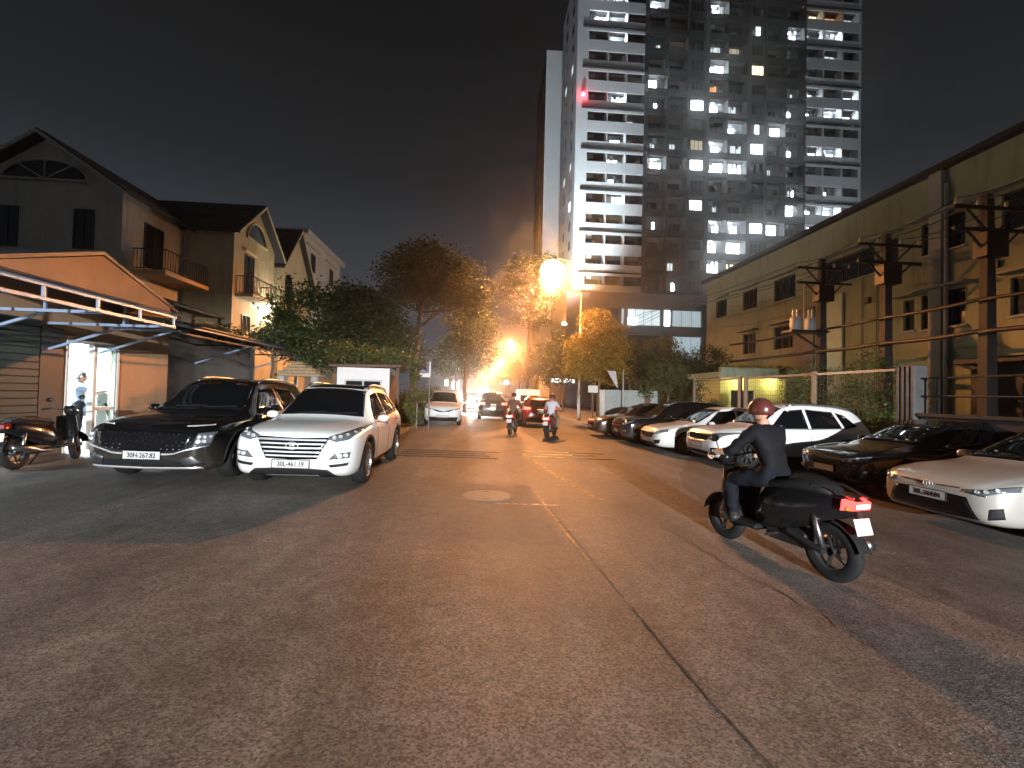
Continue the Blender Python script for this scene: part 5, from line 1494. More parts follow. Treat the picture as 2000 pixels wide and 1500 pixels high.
def human(name, label, J, mats, loc, rz, group=None, face=0.0, scale=1.0, helmet=None, hair=True, grip=None, hair_long=False):
    """one continuous body: joints J (pelvis, chest, neck, head, shoulder/elbow/hand/hip/knee/ankle/toe for L and R)"""
    V = []; E = []; R = []; reg = []
    def add(p, r, prev=None, part='torso'):
        V.append(Vector(p)); R.append(r); reg.append(part)
        if prev is not None: E.append((prev, len(V)-1))
        return len(V)-1
    P = {k: Vector(v) for k, v in J.items()}
    pel = add(P['pelvis'], (.145, .12), None)
    wst = add(P['pelvis'].lerp(P['chest'], .45), (.135, .105), pel)
    ch = add(P['chest'], (.165, .115), wst)
    uc = add(P['chest'].lerp(P['neck'], .6), (.13, .095), ch)
    nk = add(P['neck'], (.058, .058), uc, 'torso')
    hb = add(P['neck'].lerp(P['head'], .55), (.062, .062), nk, 'skin')
    for s in 'LR':
        sh = add(P['shoulder'+s], (.072, .07), uc, 'torso')
        ua = add(P['shoulder'+s].lerp(P['elbow'+s], .5), (.055, .055), sh, 'torso')
        el = add(P['elbow'+s], (.046, .046), ua, 'sleeve')
        fa = add(P['elbow'+s].lerp(P['hand'+s], .35), (.044, .044), el, 'sleeve')
        wr = add(P['elbow'+s].lerp(P['hand'+s], .82), (.030, .034), fa, 'hand')
        hd = add(P['hand'+s], (.030, .042), wr, 'hand')
        hp = add(P['hip'+s], (.105, .10), pel, 'leg')
        th = add(P['hip'+s].lerp(P['knee'+s], .5), (.085, .085), hp, 'leg')
        kn = add(P['knee'+s], (.065, .065), th, 'leg')
        cf = add(P['knee'+s].lerp(P['ankle'+s], .35), (.060, .060), kn, 'leg')
        an = add(P['ankle'+s], (.043, .043), cf, 'leg')
        hl = add(P['ankle'+s] + Vector((0, -.03, -.055)), (.036, .036), an, 'shoe')
        to = add(P['toe'+s], (.042, .034), hl, 'shoe')
    me = bpy.data.meshes.new('body'); me.from_pydata([v*scale for v in V], E, [])
    o = bpy.data.objects.new('tmp_body', me); COL.objects.link(o)
    sk = o.modifiers.new('skin', 'SKIN'); sk.use_smooth_shade = True
    for i, d in enumerate(me.skin_vertices[0].data):
        d.radius = (R[i][0]*scale, R[i][1]*scale); d.use_root = (i == 0)
    ss = o.modifiers.new('sub', 'SUBSURF'); ss.levels = 2; ss.render_levels = 2
    dg = bpy.context.evaluated_depsgraph_get()
    body = bpy.data.meshes.new_from_object(o.evaluated_get(dg))
    bpy.data.objects.remove(o)
    bm = bmesh.new(); bm.from_mesh(body)
    # head: egg-shaped with jaw, nose and ears, turned by face
    hc = P['head']*scale
    rot = Matrix.Rotation(face, 3, 'Z')
    hm = MB(); rings = []
    for i in range(13):
        a = math.pi*i/12; z = -math.cos(a); k = max(math.sin(a), .03)
        ring = []
        for j in range(16):
            b = 2*math.pi*j/16; x = .078*k*math.cos(b); y = .098*k*math.sin(b)
            if z < -.1: x *= 1 + .28*(z+.1); y = y*(1 + .12*(z+.1)) + .012*(-z)
            if y > 0 and abs(x) < .022 and -.35 < z < .12: y += .020*(1 - abs(x)/.022)*(1 - abs(z+.18)/.3 if abs(z+.18) < .3 else 0)
            if y > 0 and .02 < abs(x) < .05 and -.02 < z < .22: y -= .008
            if y > 0 and abs(x) < .03 and -.62 < z < -.45: y += .005
            ring.append(hc + rot @ Vector((x, y, .118*z))*scale)
        rings.append(ring)
    hm.loft(rings, closed=True, caps=True)
    for s in (-1, 1):
        hm.ball(tuple(hc + rot @ Vector((s*.080, -.005, -.005))*scale), .014*scale, .024*scale, .032*scale, 8, 6)
    tmp = hm.mesh('head', None, True)
    nbody = len(bm.faces); bm.from_mesh(tmp)
    # fingers
    for s, sg in (('L', -1), ('R', 1)):
        h = P['hand'+s]*scale; d = (P['hand'+s] - P['elbow'+s]).normalized()
        side = Vector((1, 0, 0)); side = (side - d*side.dot(d)).normalized()
        down = d.cross(side); 
        if down.z > 0: down = -down
        fm = MB()
        for q, ln in enumerate((.060, .070, .066, .052)):
            base = h + side*(-.030 + .020*q)*scale + d*.015*scale
            fm.tube([base, base + (d*.55 + down*.10)*ln*scale, base + (d*.75 + down*.65)*ln*scale, base + (d*.35 + down*1.0)*ln*scale], [.0095*scale, .009*scale, .0085*scale, .007*scale], 6)
        tb = h - side*sg*.030*scale - d*.02*scale
        fm.tube([tb, tb + (-side*sg*.6 + d*.6 + down*.4)*.035*scale, tb + (-side*sg*.5 + d*1.2 + down*.9)*.04*scale], [.012*scale, .010*scale, .008*scale], 6)
        t2 = fm.mesh('fingers', None, True); bm.from_mesh(t2)
    bmesh.ops.recalc_face_normals(bm, faces=bm.faces)
    from mathutils import noise as mnoise
    bm.verts.ensure_lookup_table(); bm.faces.ensure_lookup_table()
    cloth = set(v.index for f in list(bm.faces)[:nbody] for v in f.verts)
    bm.normal_update()
    for v in bm.verts:
        if v.index in cloth:
            p = v.co/scale
            if (p - P['handL']).length < .2 or (p - P['handR']).length < .2 or (p - P['head']).length < .2 or p.z < .1: continue
            k = mnoise.noise(Vector((p.x*7, p.y*7, p.z*12 + 5))) + .6*mnoise.noise(Vector((p.x*20, p.y*20, p.z*30)))
            v.co += v.normal*(.010 + .024*k)*scale
    order = ['skin', mats['torso'], mats['leg'], 'shoe', mats.get('sleeve', mats['torso'])]
    idx = {'skin': 0, 'hand': 0, 'torso': 1, 'leg': 2, 'shoe': 3, 'sleeve': 4}
    segs = [(V[a]*scale, V[b]*scale, reg[b]) for a, b in E]
    bm.faces.ensure_lookup_table()
    for fi, f in enumerate(bm.faces):
        f.smooth = True
        if fi >= nbody: f.material_index = 0; continue
        c = f.calc_center_median(); best = None
        for a, b, r in segs:
            ab = b - a; t = max(0, min(1, (c - a).dot(ab)/max(1e-9, ab.length_squared)))
            dd = (c - a - ab*t).length
            if best is None or dd < best[0]: best = (dd, r)
        f.material_index = idx[best[1]]
    body2 = bpy.data.meshes.new('body'); bm.to_mesh(body2); bm.free()
    for mn in order: body2.materials.append(M[mn])
    body2.name = 'body'
    o = link(name, body2, None, loc, (0, 0, rz)); tag(o, label, 'person', group)
    if helmet:
        mb = MB(); rr = []
        for i in range(9):
            a = math.pi/2*i/8*1.25 - math.pi/2*.25
            z = math.sin(a); k = math.cos(a)
            rr.append([hc + rot @ Vector((.118*k*math.cos(2*math.pi*j/20), .140*k*math.sin(2*math.pi*j/20) - .005, .132*z + .012))*scale for j in range(20)])
        mb.loft(rr, closed=True, caps=True)
        hel = mb.build('helmet', helmet, o, True, fix=True)
        vz = MB(); vz.loft([[hc + rot @ Vector((.112*math.cos(t), .128*math.sin(t), .012))*scale for t in np.linspace(.5, math.pi-.5, 9)], [hc + rot @ Vector((.115*math.cos(t), .185*math.sin(t), .004))*scale for t in np.linspace(.5, math.pi-.5, 9)]])
        vz.build('visor', 'gloss_black', hel)
    elif hair:
        mb = MB(); rr = []
        for i in range(8):
            a = math.pi/2*i/7*1.15 - math.pi/2*.15; z = math.sin(a); k = math.cos(a)
            rr.append([hc + rot @ Vector((.086*k*math.cos(2*math.pi*j/18), (.106 if math.sin(2*math.pi*j/18) < .3 else .098)*k*math.sin(2*math.pi*j/18) - .008, .124*z + .016 - (.05 if math.sin(2*math.pi*j/18) < -.2 and z < .2 else 0)))*scale for j in range(18)])
        mb.loft(rr, closed=True, caps=True)
        mb.build('hair', 'hair', o, True, fix=True)
    return o

RIDE = dict(pelvis=(0,0,.86), chest=(0,.09,1.14), neck=(0,.15,1.36), head=(0,.20,1.515),
    shoulderL=(-.18,.13,1.29), shoulderR=(.18,.13,1.29), elbowL=(-.29,.30,1.08), elbowR=(.29,.30,1.08), handL=(-.32,.53,1.03), handR=(.32,.53,1.03),
    hipL=(-.09,.03,.82), hipR=(.09,.03,.82), kneeL=(-.17,.44,.76), kneeR=(.17,.44,.76), ankleL=(-.15,.40,.38), ankleR=(.15,.40,.38), toeL=(-.16,.56,.325), toeR=(.16,.56,.325))

# ------------------------------------------------------------------ scooters (front towards +y, origin on the ground under the seat)
mat('scooter_black', (.007, .007, .008), .22, coat=.4)
mat('scooter_grey', (.10, .10, .11), .3, coat=.7)
mat('scooter_red', (.14, .015, .02), .3, coat=.7)
mat('seat_vinyl', (.010, .010, .011), .6, spec=.25)
emat('scooter_tail', (1.0, .035, .03), 9.0)
emat('tail_bulb', (1.0, .45, .32), 40.0)
SW = {}
def scooter_wheel_mesh():
    SW['tyre'] = MB().lathe([(.165,-.045),(.20,-.055),(.245,-.05),(.265,-.025),(.272,0),(.265,.025),(.245,.05),(.20,.055),(.165,.045)], 28, 'X').mesh('tyre', 'rubber', True); fix_normals(SW['tyre'])
    mb = MB(); mb.lathe([(.175,-.04),(.175,.04),(.155,.035),(.15,0),(.155,-.035)], 28, 'X', close=True); mb.lathe([(.04,-.05),(.04,.05),(.001,.05)], 12, 'X')
    for k in range(5):
        a = 2*math.pi*k/5; mb.bar((0, .03*math.cos(a), .03*math.sin(a)), (0, .16*math.cos(a), .16*math.sin(a)), .03, .02)
    SW['rim'] = mb.mesh('rim', 'alloy_dark'); fix_normals(SW['rim'])
scooter_wheel_mesh()
def scooter(name, label, loc, rz, paint='scooter_black', tail='tail_off', plate_txt=None, head='lamp_glass', group=None, lean=0.0, steer=0.0, plate_mat='plate_white', stand=False):
    r = thing(name, label, 'scooter', loc, rz, group)
    r.rotation_euler = (0, lean, rz)
    for y, in ((-.62,), (.66,)):
        w = link('wheel', SW['tyre'], r, (0, y, .272)); link('rim', SW['rim'], w)
        if y > 0: w.rotation_euler = (0, 0, steer)
    # rear body: tapered cowl from under the seat to the tail
    def sec(y, w, z0, z1): return [(-w*.7, y, z0), (w*.7, y, z0), (w, y, z0 + (z1-z0)*.45), (w*.85, y, z1), (-w*.85, y, z1), (-w, y, z0 + (z1-z0)*.45)]
    MB().loft([sec(-.86,.05,.70,.77), sec(-.80,.085,.62,.79), sec(-.58,.13,.54,.79), sec(-.45,.15,.46,.785), sec(-.25,.165,.38,.77), sec(0,.155,.33,.74), sec(.14,.11,.30,.60)], closed=True, caps=True).build('rear_cowl', paint, r, True, fix=True)
    MB().loft([sec(-.66,.09,.78,.84), sec(-.55,.13,.775,.885), sec(-.30,.15,.77,.88), sec(-.22,.155,.765,.84), sec(.02,.145,.74,.825), sec(.16,.08,.70,.77)], closed=True, caps=True).build('seat', 'seat_vinyl', r, True, fix=True)
    MB().bbox(-.17, .17, .08, .48, .27, .33, .02).build('floorboard', 'trim_black', r)
    # leg shield and front apron
    MB().loft([sec(.44,.15,.30,.34), [( -.17,.47,.32),(.17,.47,.32),(.20,.50,.52),(.16,.52,.86),(-.16,.52,.86),(-.20,.50,.52)], [(-.10,.58,.40),(.10,.58,.40),(.13,.62,.58),(.10,.62,.88),(-.10,.62,.88),(-.13,.62,.58)]], closed=True, caps=True).build('leg_shield', paint, r, True, fix=True)
    mb = MB()
    for k in range(10):
        pass
    arc = [[(x, .66 + .30*math.cos(a), .272 + .30*math.sin(a) - abs(x)*.35) for x in (-.075, -.04, 0, .04, .075)] for a in np.linspace(rad(10), rad(150), 12)]
    mb.loft(arc); mb.build('front_mudguard', paint, r, True)
    arc = [[(x, -.62 + .30*math.cos(a), .272 + .30*math.sin(a) - abs(x)*.35) for x in (-.07, 0, .07)] for a in np.linspace(rad(95), rad(165), 10)]
    MB().loft(arc).build('rear_mudguard', 'trim_black', r, True)
    for sg in (-1, 1):
        MB().tube([(sg*.075, .66, .272), (sg*.075, .60, .56)], .018, 8).build('fork', 'satin_metal', r, True)
        MB().tube([(sg*.10, -.60, .30), (sg*.11, -.50, .62)], .025, 8).build('shock', 'satin_metal', r, True)
    MB().bbox(-.10, .10, -.45, .05, .22, .40, .04).build('engine', 'steel_dark', r)
    MB().tube([(.13, -.05, .25), (.15, -.3, .27), (.16, -.45, .31), (.165, -.85, .38)], [.02, .025, .05, .05], 10).build('exhaust', 'satin_metal', r, True)
    MB().tube([(-.34,.50,1.02), (-.24,.55,1.02), (-.08,.60,.98), (.08,.60,.98), (.24,.55,1.02), (.34,.50,1.02)], .013, 8).build('handlebar', 'steel_dark', r, True)
    for sg in (-1, 1):
        MB().tube([(sg*.25,.545,1.02), (sg*.37,.485,1.02)], .019, 10).build('grip', 'rubber', r, True)
        m = MB(); m.tube([(sg*.20,.57,1.02), (sg*.26,.56,1.16)], .006, 6); mo = m.build('mirror_stem', 'steel_dark', r)
        q = MB(); q.ball((sg*.285, .555, 1.19), .062, .014, .042, 12, 8); q.build('mirror', 'gloss_black', mo, True)
    MB().loft([[(-.07,.60,.90),(.07,.60,.90),(.09,.60,.98),(.06,.60,1.05),(-.06,.60,1.05),(-.09,.60,.98)], [(-.09,.68,.86),(.09,.68,.86),(.11,.68,.95),(.07,.66,1.03),(-.07,.66,1.03),(-.11,.68,.95)]], closed=True, caps=True).build('headset', paint, r, True, fix=True)
    MB().ball((0, .685, .93), .085, .03, .055, 14, 8).build('headlight', head, r, True)
    MB().loft([[(-.10,-.872,.70),(.10,-.872,.70),(.10,-.882,.765),(-.10,-.882,.765)], [(-.135,-.78,.69),(.135,-.78,.69),(.13,-.79,.785),(-.13,-.79,.785)]], closed=True, caps=True).build('tail_light', tail, r, fix=True)
    if tail == 'scooter_tail': MB().bbox(-.075, .075, -.892, -.874, .718, .748, .006).build('tail_bulb', 'tail_bulb', r)
    for sg in (-1, 1): MB().ball((sg*.115, -.83, .71), .028, .02, .02, 8, 6).build('indicator', 'indicator', r, True)
    MB().tube([(-.08,-.86,.80), (-.12,-.62,.87), (-.12,-.5,.86)], .012, 6).build('grab_rail', 'satin_metal', r); MB().tube([(.08,-.86,.80), (.12,-.62,.87), (.12,-.5,.86)], .012, 6).build('grab_rail', 'satin_metal', r)
    p = MB().bbox(-.095, .095, -.004, .004, -.07, .07, .003).build('licence_plate', plate_mat, r, loc=(0, -.885, .56), rot=(rad(-16), 0, 0))
    MB().bar((0, -.84, .70), (0, -.86, .60), .06, .02).build('plate_bracket', 'trim_black', r)
    if plate_txt:
        for i, row in enumerate(plate_txt.split('/')):
            me = text_mesh(row, .055, 'plate_ink', 'plate_text'); link('plate_text', me, p, (0, -.0065, .03 - .062*i), (rad(90), 0, 0))
    for sg in (-1, 1): MB().tube([(sg*.10, -.12, .30), (sg*.25, -.12, .30)], .014, 6).build('footpeg', 'rubber', r)
    MB().tube([(-.11, -.25, .36), (-.12, -.62, .272)], .03, 8).build('swing_arm', 'steel_dark', r)
    if stand: MB().tube([(-.08, .0, .26), (-.26, -.06, .0)], .012, 6).build('side_stand', 'steel_dark', r)
    return r

# the rider passing close on the right
bp = road_pt(3.33, 3.78); hd = ROAD + rad(14)
bike_pt = lambda f: on_ground(3.33, 3.78)
fx, fy = -math.sin(hd), math.cos(hd)
b0 = Vector((bp.x + fx*.85, bp.y + fy*.85, 0)); b0.z = -0.018*max(-6, min(8, b0.x))
scooter('motor_scooter', 'black scooter with bright red tail light passing close on the right', b0, hd, 'scooter_black', 'scooter_tail')
human('person', 'rider in dark jacket and reddish helmet on the near black scooter', RIDE, dict(torso='jacket_dark', leg='trousers_dark'), b0, hd, helmet='helmet_red')
d = bpy.data.lights.new('scooter_tail_light', 'POINT'); d.energy = 2.5; d.color = (1, .06, .04); d.shadow_soft_size = .07
l = bpy.data.objects.new('scooter_tail_light', d); COL.objects.link(l); l.parent = bpy.data.objects['motor_scooter']; l.location = (0, -.96, .74)
# two scooters ahead, riding away
def ride_away(label_s, label_p, s, t, rz, paint, mats, helmet, tail='scooter_tail'):
    p = on_ground(s, t)
    scooter('motor_scooter', label_s, p, rz, paint, tail, group='scooters riding away down the street')
    return human('person', label_p, RIDE, mats, p, rz, helmet=helmet)
ride_away('dark scooter riding away in mid street, left of the other one', 'rider in dark brown jacket on the scooter in mid street', 1.45, 18.4, ROAD - rad(14), 'scooter_black', dict(torso='jacket_brown', leg='trousers_dark'), 'helmet_black')
ride_away('scooter riding away near the red hatchback, right of the other one', 'rider in pale lilac shirt on the scooter near the red hatchback', 2.85, 17.6, ROAD - rad(22), 'scooter_red', dict(torso='shirt_pale', leg='trousers_tan', sleeve='skin'), 'helmet_black')
# parked at the shop
scooter('motor_scooter', 'black parked scooter at the far left in front of the shop', on_ground(-7.75, 9.0), ROAD + rad(4), 'scooter_black', 'tail_off', lean=rad(-7), steer=rad(24), stand=True)
# oncoming scooters far off
for s_, t_, lab in ((1.6, 44.0, 'oncoming scooter with headlight on, beyond the box truck lane'), (.35, 52.0, 'far oncoming scooter with headlight on beside the cars')):
    p = on_ground(s_, t_); scooter('motor_scooter', lab, p, ROAD + math.pi, 'scooter_grey', 'tail_off', head='headlight_lit')
    human('person', 'rider in dark clothes on the ' + ('oncoming scooter beyond the truck' if s_ > 1 else 'far oncoming scooter beside the cars'), RIDE, dict(torso='jacket_dark', leg='trousers_dark'), p, ROAD + math.pi, helmet='helmet_white')

# man in the lit doorway, arms out to a folded stroller
STAND = dict(pelvis=(0,0,.95), chest=(0,.01,1.25), neck=(0,.02,1.46), head=(0,.05,1.615),
    shoulderL=(-.19,.02,1.39), shoulderR=(.19,.02,1.39), elbowL=(-.20,.24,1.27), elbowR=(.20,.24,1.25), handL=(-.16,.50,1.33), handR=(.16,.50,1.30),
    hipL=(-.09,0,.91), hipR=(.09,0,.91), kneeL=(-.10,.03,.50), kneeR=(.11,.02,.50), ankleL=(-.10,-.01,.09), ankleR=(.12,-.03,.09), toeL=(-.11,.14,.04), toeR=(.14,.12,.04))
human('person', 'man in light blue shirt and dark trousers standing in the lit doorway', STAND, dict(torso='shirt_blue', leg='trousers_dark', sleeve='skin'), road_pt(SH - .75, 11.62, .125), ROAD + rad(-48))
sr = thing('stroller', 'dark folding stroller with pale frame inside the doorway', 'stroller', road_pt(SH - .30, 12.05, .125), ROAD + rad(-48))
for sg in (-1, 1):
    MB().tube([(sg*.2, -.22, 1.02), (sg*.2, .05, .62), (sg*.2, .38, .06)], .014, 8).build('frame_tube', 'frame_pale', sr, True)
    MB().tube([(sg*.2, -.30, .06), (sg*.2, .08, .58)], .014, 8).build('frame_tube', 'frame_pale', sr, True)
    for y in (-.30, .38): MB().lathe([(.001,-.015),(.07,-.018),(.078,0),(.07,.018),(.001,.015)], 16, 'X', (sg*.2, y, .078)).build('wheel', 'rubber', sr)
MB().tube([(-.2, -.22, 1.02), (.2, -.22, 1.02)], .018, 8).build('handle', 'rubber', sr)
MB().loft([[(-.18,-.16,.98),(.18,-.16,.98),(.18,-.12,1.0),(-.18,-.12,1.0)], [(-.18,-.02,.5),(.18,-.02,.5),(.18,.06,.54),(-.18,.06,.54)], [(-.18,.28,.42),(.18,.28,.42),(.18,.28,.48),(-.18,.28,.48)]], closed=True, caps=True).build('seat', 'jacket_dark', sr, fix=True)
mat('bag_dark', (.03, .045, .06), .8, var=.2, vscale=10)
co = thing('hanging_coat', 'dark coat hanging inside the shop behind the glass door', 'coat', road_pt(SH - 1.5, 12.75, 0.9), ROAD)
MB().loft([[(-.06,-.02,.85),(.06,-.02,.85),(.06,.04,.85),(-.06,.04,.85)], [(-.22,-.05,.72),(.22,-.05,.72),(.22,.06,.72),(-.22,.06,.72)], [(-.20,-.07,.3),(.20,-.07,.3),(.20,.08,.3),(-.20,.08,.3)], [(-.24,-.08,-.15),(.24,-.08,-.15),(.24,.09,-.15),(-.24,.09,-.15)]], closed=True, caps=True).build('cloth', 'bag_dark', co, True, fix=True)
MB().tube([(0, .01, .85), (0, .01, .98), (.04, .01, 1.02)], .008, 6).build('hook', 'steel_dark', co)
MB().bar((-.30, .01, 1.05), (.30, .01, 1.05), .04).build('coat_rail', 'frame_pale', co)
for sg in (-1, 1): MB().bar((sg*.28, .01, 1.05), (sg*.28, .01, -.78), .035).build('rack_post', 'frame_pale', co)
# ------------------------------------------------------------------ trees and plants
mat('leaf_dark', (.050, .070, .022), .55, island=.55, trans=.25)
mat('leaf_mid', (.085, .105, .030), .55, island=.5, trans=.3)
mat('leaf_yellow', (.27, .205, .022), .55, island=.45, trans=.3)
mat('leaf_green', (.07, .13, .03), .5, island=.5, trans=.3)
mat('bark', (.13, .085, .055), .85, var=.35, vscale=9, bump=.5, bscale=25)

def leaf_cloud(blobs, n, size, seed, clusters=None, elong=1.0):
    rng = np.random.default_rng(seed)
    vol = np.array([b[3]*b[4]*b[5] for b in blobs]); vol = vol**.75; vol /= vol.sum()
    nc = clusters or max(24, n//26)
    which = rng.choice(len(blobs), nc, p=vol)
    B = np.array(blobs, float)[which]
    d = rng.normal(size=(nc, 3)); d /= np.linalg.norm(d, axis=1)[:, None]
    r = rng.uniform(.35, 1.0, nc)**.55
    C = B[:, :3] + d*B[:, 3:6]*r[:, None]
    ci = rng.integers(0, nc, n)
    spread = B[ci, 3:6].mean(axis=1)[:, None]*.17
    Pt = C[ci] + rng.normal(size=(n, 3))*np.array([1, 1, .75])*spread
    u = rng.normal(size=(n, 3)); u[:, 2] *= .6; u /= np.linalg.norm(u, axis=1)[:, None]
    w = rng.normal(size=(n, 3)); w -= u*(u*w).sum(1)[:, None]; w /= np.linalg.norm(w, axis=1)[:, None]
    L = size*rng.uniform(.6, 1.35, n)[:, None]*elong; Wd = size*.52*rng.uniform(.6, 1.3, n)[:, None]
    nr = np.cross(u, w)
    a = Pt - u*L*.5; b = Pt + w*Wd*.5 + nr*L*.06; c = Pt + u*L*.5; e = Pt - w*Wd*.5 + nr*L*.06
    vs = np.stack([a, b, c, e], 1).reshape(-1, 3)
    return vs
def leaf_mesh(vs, matname, name='crown'):
    n = len(vs)//4
    me = bpy.data.meshes.new(name)
    me.vertices.add(n*4); me.vertices.foreach_set('co', vs.astype(np.float32).ravel())
    me.loops.add(n*4); me.loops.foreach_set('vertex_index', np.arange(n*4, dtype=np.int32))
    me.polygons.add(n); me.polygons.foreach_set('loop_start', np.arange(0, n*4, 4, dtype=np.int32))
    me.update(calc_edges=True); me.materials.append(M[matname])
    return me
def tree(name, label, s, t, trunk, blobs, n, size, matname, r0=.14, seed=1, group=None, cat='tree', dz=.0, base=None):
    """trunk: list of (x,y,z) from the ground up; blobs: (x,y,z,rx,ry,rz)"""
    root = thing(name, label, cat, base or on_ground(s, t, dz), ROAD, group)
    P = [Vector(p) for p in trunk]; k = len(P)
    mb = MB()
    path = [Vector(p) for p in resample([tuple(p) for p in P], 9)]
    rr = [r0*(1.25 if i == 0 else 1 - .45*i/9) for i in range(10)]
    rng = random.Random(seed)
    path = [p + Vector((rng.uniform(-.03, .03), rng.uniform(-.03, .03), 0))*(1 if 0 < i < 9 else 0) for i, p in enumerate(path)]
    mb.tube(path, rr, 10)
    for b in blobs:
        c = Vector(b[:3]); st = path[rng.randint(6, 9)]
        mid = st.lerp(c, .5) + Vector((rng.uniform(-.2, .2), rng.uniform(-.2, .2), -.15))
        mb.tube([st, mid, c], [r0*.42, r0*.28, r0*.10], 7)
        for q in range(4):
            dv = Vector((rng.gauss(0, 1), rng.gauss(0, 1), rng.gauss(0, .7))).normalized()
            e = c + Vector((dv.x*b[3], dv.y*b[4], dv.z*b[5]))*.75
            mb.tube([mid.lerp(c, .6), mid.lerp(e, .7), e], [r0*.16, r0*.11, r0*.04], 5)
    mb.build('trunk', 'bark', root, True)
    link('crown', leaf_mesh(leaf_cloud(blobs, n, size, seed), matname), root)
    return root

# tall tree over the left pavement
tree('street_tree', 'tall round-crowned tree with bare leaning trunk on the left pavement', -3.35, 24.0, [(0,0,0), (.08,0,3), (.35,.1,6.2), (.6,.2,7.2)],
     [(.9,.3,7.9,2.0,2.0,1.5), (-.5,0,7.3,1.5,1.6,1.3), (2.4,.4,7.2,1.6,1.5,1.2), (.6,.2,6.6,2.1,1.9,.8), (3.0,.6,6.3,1.1,1.0,.8), (.4,.1,8.6,1.3,1.3,.8)], 20000, .17, 'leaf_dark', .20, 3)
# darker tree behind it reaching down to the hedge
tree('street_tree', 'dark tree behind the tall leaning trunk, hanging low over the pavement', -.9, 33.0, [(0,0,0), (0,0,2.5), (.2,.2,5.2)],
     [(.3,0,6.0,1.9,2.2,1.8), (-.6,.5,4.4,1.6,1.8,1.5), (.9,1.0,4.6,1.3,1.8,1.6), (.2,0,7.4,1.4,1.4,1.1)], 10000, .19, 'leaf_dark', .17, 5, dz=.1)
# the big dark shrub mass above the carport
tree('garden_tree', 'broad dark garden tree above the carport, its edge lit green', -7.9, 22.6, [(0,0,0), (.1,0,2), (.2,0,4.2)],
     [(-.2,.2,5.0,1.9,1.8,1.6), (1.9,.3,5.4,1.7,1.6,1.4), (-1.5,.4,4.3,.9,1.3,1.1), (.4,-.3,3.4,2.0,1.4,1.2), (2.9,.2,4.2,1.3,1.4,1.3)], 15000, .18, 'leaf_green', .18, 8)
tree('garden_tree', 'second dark garden tree between the carport and the leaning trunk', -5.2, 21.6, [(0,0,0), (.1,0,2), (.2,0,4.0)],
     [(0,.2,4.6,1.7,1.6,1.4), (1.0,.3,3.6,1.3,1.5,1.3), (-.9,0,3.4,1.3,1.4,1.2), (.6,.1,5.4,1.1,1.2,.9)], 11000, .17, 'leaf_dark', .15, 9, dz=.1)
# vine on the carport and kiosk roofs
tree('climbing_vine', 'tangled vine over the kiosk roof with brown lamplit leaves', -4.0, 17.2, [(0,0,.1), (.2,0,1.2), (.1,0,2.3)],
     [(-.8,.1,2.75,1.0,.8,.35), (.5,0,2.65,1.0,.7,.32), (1.5,-.2,2.45,.6,.6,.28), (1.75,-.3,1.7,.18,.25,.7)], 5200, .10, 'leaf_mid', .05, 12, cat='vine', dz=.1)
tree('climbing_vine', 'dark vine heaped along the carport roof edge', -7.6, 17.6, [(0,0,0), (0,0,1.6), (.1,0,2.9)],
     [(-1.0,-.2,3.3,1.2,1.2,.3), (.4,.2,3.2,1.3,1.1,.4), (1.7,.3,2.9,1.0,.9,.5)], 6000, .12, 'leaf_dark', .06, 13, cat='vine', dz=0)
# hedge and plants at the kerb
for i, (s_, t_, w_, h_, lab) in enumerate([(-3.1, 19.2, .75, .9, 'low leafy bush at the kerb between kiosk and white crossover'), (-2.9, 22.6, .9, 1.5, 'shoulder-high bush behind the small white crossover'), (-3.7, 20.8, .8, 1.3, 'dark bush under the street sign'), (-2.6, 26.5, .9, 1.7, 'tall hedge bush beyond the leaning trunk')]):
    tree('bush', lab, s_, t_, [(0,0,0), (.02,0,.2), (.03,0,h_*.5)], [(0,0,h_*.55,w_,w_*.9,h_*.5), (w_*.5,.2,h_*.4,w_*.6,w_*.6,h_*.4)], 3200, .10, 'leaf_mid', .03, 20 + i, cat='bush', dz=.1, group='bushes along the left kerb')
# right side: lamplit tree by the lamp post, darker ones behind
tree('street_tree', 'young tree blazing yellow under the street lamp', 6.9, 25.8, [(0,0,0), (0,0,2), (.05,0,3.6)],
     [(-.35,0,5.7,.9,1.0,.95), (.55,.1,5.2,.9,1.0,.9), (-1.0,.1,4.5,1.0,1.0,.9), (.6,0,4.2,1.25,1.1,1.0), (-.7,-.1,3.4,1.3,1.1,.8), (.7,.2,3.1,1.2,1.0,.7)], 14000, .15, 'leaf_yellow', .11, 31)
tree('street_tree', 'brownish tree just behind and right of the yellow one', 9.3, 29.0, [(0,0,0), (0,0,2), (.05,0,3.6)],
     [(0,0,4.6,1.5,1.4,1.2), (-1.0,.1,3.6,1.3,1.3,1.0), (1.2,0,3.7,1.4,1.3,1.0)], 9000, .16, 'leaf_dark', .11, 32)
tree('street_tree', 'dark tree in front of the podium windows', 12.3, 30.5, [(0,0,0), (0,0,2), (.05,0,3.8)],
     [(0,0,4.7,1.5,1.4,1.2), (-1.2,.1,3.7,1.4,1.3,1.0), (1.3,0,3.9,1.4,1.3,1.0)], 8000, .16, 'leaf_mid', .11, 33)
tree('street_tree', 'dark tree against the far corner of the factory', 15.0, 29.0, [(0,0,0), (0,0,2), (.05,0,3.4)],
     [(0,0,4.2,1.3,1.3,1.0), (-1.2,.1,3.3,1.3,1.3,.9), (1.0,0,3.2,1.2,1.2,.9)], 7000, .15, 'leaf_dark', .10, 34)
